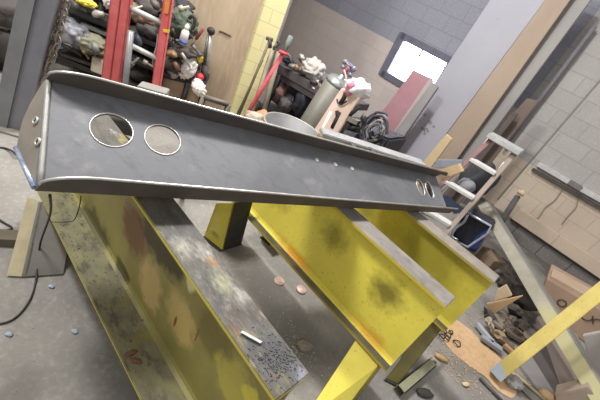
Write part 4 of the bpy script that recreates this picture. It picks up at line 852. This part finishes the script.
for i, (q1, q2, w_, hx, lb) in enumerate((((497, 341), (512, 352), .05, '6a5448', 'dark brown wood offcut at the edge of the sawdust'), ((507, 330), (524, 345), .06, '5e5048', 'brown wood offcut lying deeper in the rubble'), ((502, 347), (512, 356), .035, 'a58565', 'tan wood offcut next to the yellow timber end'), ((480, 340), (500, 354), .05, '8a8f98', 'blue grey metal plate lying at the sawdust edge'), ((474, 325), (490, 345), .04, '9aa0a8', 'pale blue grey strip by the farthest beam end'))):
    a, b = on(q1, ('Z', .02)), on(q2, ('Z', .02)); d = (b - a).normalized(); n_ = Vector((-d.y, d.x, 0)) * w_; k = Vector((0, 0, .03))
    bm = NBM(); hexa(bm, [a, b, b + n_, a + n_, a + k, b + k, b + n_ + k, a + n_ + k]); tag(obj('offcut', bm, M(hx, None, 6), bevel=.003), lb, 'offcut', 'offcuts around the sawdust')
# dark heap behind the rubble
for i, (q, s, lb) in enumerate((((525, 298), (.14, .12, .09), 'black debris heap below the carton'), ((500, 270), (.16, .12, .12), 'dark greasy heap beyond the farthest beam end'), ((512, 282), (.14, .1, .08), 'brown black heap behind the tan carton flap'))):
    c = on(q, ('Z', .08)); bm = NBM(); blob(bm, c, s, .5, 3, 3, 180 + i); tag(obj('debris_heap', bm, M(['2d2a28', '4c4743', '3d3733'][i], ['3c3835', '6a635c', '5a5049'][i], 14, .8)), lb, 'debris', 'dark heaps at the wall foot')
c = on((488, 262), ('Z', .1)); bm = NBM(); box(bm, c, (.16, .2, .2), R_(.4, 'Z')); tag(obj('brown_crate', bm, M('7d6a58', '6b594a', 6), bevel=.004), 'small brown crate behind the farthest beam by the grey beam', 'crate')
# sawdust
t = NT('sawdust'); n1 = t.noise(30, 5); m_saw = t.fin(t.mix(t.ramp(n1, .35, .65), lin('cba982'), lin('bb9b78')), .95, 0, n1, .3)
bm = NBM(); ctr = on((470, 352), ('Z', .0)); ring_ = []
out = [(440, 322), (455, 320), (470, 330), (485, 345), (500, 358), (512, 370), (520, 384), (512, 398), (498, 390), (486, 378), (470, 366), (455, 354), (444, 340)]
out3 = smooth_path([on(q, ('Z', 0.001)) for q in out + out[:1]], 4)[:-1]
cen = sum(out3, Vector()) / len(out3)
rings = []
for kk, hh in ((1, .001), (.8, .006), (.5, .012), (.2, .014)):
    rings.append([bm.verts.new(cen + (p - cen) * kk * (1 + .06 * mnoise.noise(p * 9)) + Vector((0, 0, hh + .004 * mnoise.noise(p * 13)))) for p in out3])
for A, B in zip(rings, rings[1:]):
    for i in range(len(A)): bm.faces.new((A[i], A[(i + 1) % len(A)], B[(i + 1) % len(A)], B[i])).smooth = True
bm.faces.new(rings[-1])
for k in range(500):
    q = (random.gauss(470, 26), random.gauss(352, 20)); c = on(q, ('Z', .004))
    if float(np.array(c) @ ND) > 2.06: box(bm, c, (random.uniform(.004, .014), .005, .004), R_(random.uniform(0, 3), 'Z'))
tag(obj('sawdust', bm, m_saw), 'tan sawdust spilled on the floor beyond the yellow beams', 'sawdust', kind='stuff')
# wire scraps on the sawdust
bm = NBM()
for q, r_ in (((444, 331), .02), ((448, 335), .022), ((442, 336), .02), ((447, 338), .018), ((457, 343), .028), ((451, 332), .015)):
    c = on(q, ('Z', .02)); tube(bm, [c + Vector((r_ * math.cos(a), r_ * math.sin(a) * .9, .006 * math.sin(2 * a))) for a in [k * math.pi / 8 for k in range(16)]], .004, 5, closed=True)
tag(obj('wire_tangle', bm, m_dk), 'small tangle of dark wire loops at the sawdust edge', 'wire')
# tube offcut and wooden chips near the middle beam end
t_ = thing('tube_offcut', 'short square steel tube offcut on the floor below the beams near end', 'tube offcut', on((404, 388), ('Z', 0)))
a, b = on((398, 384), ('Z', .055)), on((430, 358), ('Z', .055)); d = (b - a).normalized(); n_ = Vector((-d.y, d.x, 0)) * -.055; k = Vector((0, 0, -.055))
bm = NBM(); th = .005
def plate(p, e1, e2, e3): hexa(bm, [p, p + e1, p + e1 + e2, p + e2, p + e3, p + e1 + e3, p + e1 + e2 + e3, p + e2 + e3])
l_ = b - a; nn = n_.normalized() * th; kk = k.normalized() * th
plate(a, l_, n_, kk); plate(a + k - kk, l_, n_, kk); plate(a, l_, nn, k); plate(a + n_ - nn, l_, nn, k)
obj('tube_wall', bm, M('9c9a80', '88866e', 8, .6, .2), t_)
for i, (q, s, hx, lb) in enumerate((((440, 359), (.05, .02, .015), 'b89a6c', 'tan wood chip on the floor beside the tube offcut'), ((433, 364), (.03, .015, .01), '4a4642', 'black chip just below the tan wood chip'), ((424, 394), (.03, .06, .012), '3a3734', 'black flat scrap at the bottom of the picture'), ((437, 321), (.03, .02, .012), 'cfc8bc', 'white chip by the wire tangle'), ((465, 385), (.03, .015, .01), 'c9b28a', 'light wood splinter near the lower sawdust edge'))):
    c = on(q, ('Z', 0)) + Vector((0, 0, s[2])); bm = NBM(); blob(bm, c, s, .3, 2, 2, 200 + i, R_(.9 * i, 'Z')); tag(obj('floor_chip', bm, M(hx, None, 12)), lb, 'chip', 'chips on the floor at the beam ends')
for i, (q1, q2, hx, lb) in enumerate((((480, 378), (505, 404), '55504c', 'dark slim strip on the floor below the sawdust'), ((505, 372), (535, 402), '8b8578', 'grey slim strip from the yellow timber end'), ((515, 374), (545, 400), 'b8aa86', 'pale wooden strip beside the mauve sheet'))):
    a, b = on(q1, ('Z', .012)), on(q2, ('Z', .012)); bm = NBM(); tube(bm, [a, b], .012, 4); tag(obj('floor_strip', bm, M(hx, None, 6)), lb, 'strip', 'strips on the floor at lower right')
lump('paper_wrapper', 'crumpled white and grey wrapper beside the yellow timber end', 'wrapper', (514, 382), ('Z', .03), (.06, .05, .035), M('c6c6c6', '6c6a68', 12), .5, 3, 220)
lump('small_offcut', 'small tan block at the foot of the mauve sheet', 'block', (547, 395), ('Z', .03), (.05, .04, .03), m_tn, .15, 2, 221)
# shelf pipes high left wall behind everything are left to the rack

a, b = on((-12, 246), ('Z', 0)), on((76, 250), ('Z', 0)); d = (b - a).normalized(); n_ = Vector((-d.y, d.x, 0)) * .07; k = Vector((0, 0, .05))
bm = NBM(); hexa(bm, [a, b, b + n_, a + n_, a + k, b + k, b + n_ + k, a + n_ + k]); tag(obj('floor_plank', bm, M('5a5246', '6b6254', 6)), 'brown plank on the floor behind the trestle leg at the left edge', 'plank')

# small tools and scraps among the clutter
tc = ['8d8a86', '5f5b57', 'b3aea6', '3a3836', '9c7f5e', '7d8078', 'c9c5be', '6e4f42', '4f5a66', 'a59a88']
cn = ['grey', 'dull brown grey', 'pale grey', 'black', 'tan', 'greenish grey', 'whitish', 'rust brown', 'slate blue', 'beige']
spots = [((64, 18), 'L', 3.24, 'under the upper rack bars at the left'), ((80, 8), 'L', 3.24, 'on the top rack shelf beside the yellow rag'), ((98, 14), 'L', 3.24, 'on the top rack shelf near the ladder'), ((72, 50), 'L', 3.18, 'under the blue cloth'), ((86, 54), 'L', 3.18, 'left of the beige box'), ((96, 48), 'L', 3.18, 'below the olive sack'),
  ((136, 8), 'L', 3.2, 'above the top ladder rung'), ((146, 22), 'L', 3.2, 'below the top ladder rung'), ((138, 40), 'L', 3.2, 'above the second ladder rung'), ((148, 64), 'L', 3.2, 'below the second ladder rung'), ((134, 62), 'L', 3.2, 'beside the grey pipe'), ((155, 4), 'L', 3.2, 'at the top of the right ladder rail'),
  ((168, 34), 'L', 3.28, 'left of the white bottle'), ((174, 36), 'L', 3.26, 'just left of the bottle label'), ((172, 54), 'L', 3.28, 'on the folded tarp'), ((196, 50), 'L', 3.3, 'right of the folded tarp'), ((186, 60), 'L', 3.28, 'above the white rag'), ((176, 66), 'L', 3.26, 'left of the white rag'), ((168, 8), 'L', 3.28, 'at the top beside the ladder warning label'), ((184, 8), 'L', 3.3, 'on the green tool bag'),
  ((292, 66), 'B', 3.31, 'at the left of the alcove bench'), ((300, 72), 'B', 3.31, 'on the alcove bench before the orange rag'), ((308, 72), 'B', 3.31, 'before the pale sack'), ((314, 82), 'B', 3.31, 'beside the pink rag'), ((322, 90), 'B', 3.31, 'at the right of the alcove bench'), ((290, 58), 'B', 3.4, 'over the power tool'), ((302, 58), 'B', 3.45, 'behind the pale sack'),
  ((338, 118), 'B', 2.73, 'on the welding machine at the left'), ((356, 128), 'B', 2.73, 'on the welding machine front'), ((364, 120), 'B', 2.73, 'at the top of the welding machine'), ((348, 138), 'B', 2.73, 'low on the welding machine')]
for i, (px_, k_, c_, wh_) in enumerate(spots):
    p = on(px_, (k_, c_)); run = V(WL if k_ == 'L' else WB); a_ = random.uniform(-1.2, 1.2); dv = run * math.cos(a_) + Vector((0, 0, math.sin(a_))); L_ = random.uniform(.04, .09)
    bm = NBM(); r_ = random.uniform(.009, .02)
    if i % 3 == 2: blob(bm, p, (.05, .035, .03), .35, 2.5, 2, 300 + i, R_(a_, 'Y'))
    else: tube(bm, [p - dv * L_, p - dv * L_ * .2, p - dv * L_ * .1, p + dv * L_], [r_ * 1.5, r_ * 1.5, r_ * .7, r_ * .7], 6)
    k = i % 10 if i < 27 else 3
    tag(obj('scrap_piece' if i % 3 == 2 else 'hand_tool', bm, M(tc[k], None, 14, .5, .2)), f"small {cn[k]} {'scrap lump' if i % 3 == 2 else 'tool'} {wh_}", 'scrap' if i % 3 == 2 else 'tool', 'small odds and ends among the clutter')

bm = NBM(); tube(bm, smooth_path([on(q_, ('Z', .014)) for q_ in ((40, 112), (70, 116), (92, 124), (112, 129), (134, 144), (150, 165))]), .013, 8); tag(obj('floor_hose', bm, M('2f2d2c', '3a3836')), 'dark hose on the floor seen through the left hole of the channel', 'hose')
bm = NBM(); a_ = on((126, 120), ('Z', .06)); box(bm, a_, (.22, .3, .12), R_(.5, 'Z')); tag(obj('dark_crate', bm, M('45413e', '35322f', 9), bevel=.006), 'dark crate on the floor glimpsed through the left hole of the channel', 'crate')
#--TAIL--
# ------------------------------------------------------------------ LIGHT
w = bpy.data.worlds.new('daylight'); SC.world = w; w.use_nodes = True
bg = w.node_tree.nodes['Background']; bg.inputs[0].default_value = (1.0, .985, .97, 1); bg.inputs[1].default_value = .74
def area(nm, loc, tgt, size, power, col=(1, 1, 1)):
    l = bpy.data.lights.new(nm, 'AREA'); l.size = size; l.energy = power; l.color = col
    o = bpy.data.objects.new(nm, l); COL.objects.link(o); o.location = loc
    o.rotation_euler = (V(tgt) - V(loc)).to_track_quat('-Z', 'Y').to_euler()
    return o
tg = Vector((.1, 1.4, .7))
area('shop_lamp', tg + Vector((-.62, -.05, .78)).normalized() * 3.6, tg, .6, 120, (1, .98, .95))
area('ceiling_lamp', (-.5, 2.9, 4.0), (0, 1.5, .8), .3, 150, (1, .99, .97))
area('alcove_fill', (-.6, 3.3, 3.6), (-.5, 4.6, .8), 1.0, 45, (1, .98, .98))  # unseen fill light, added to brighten the alcove
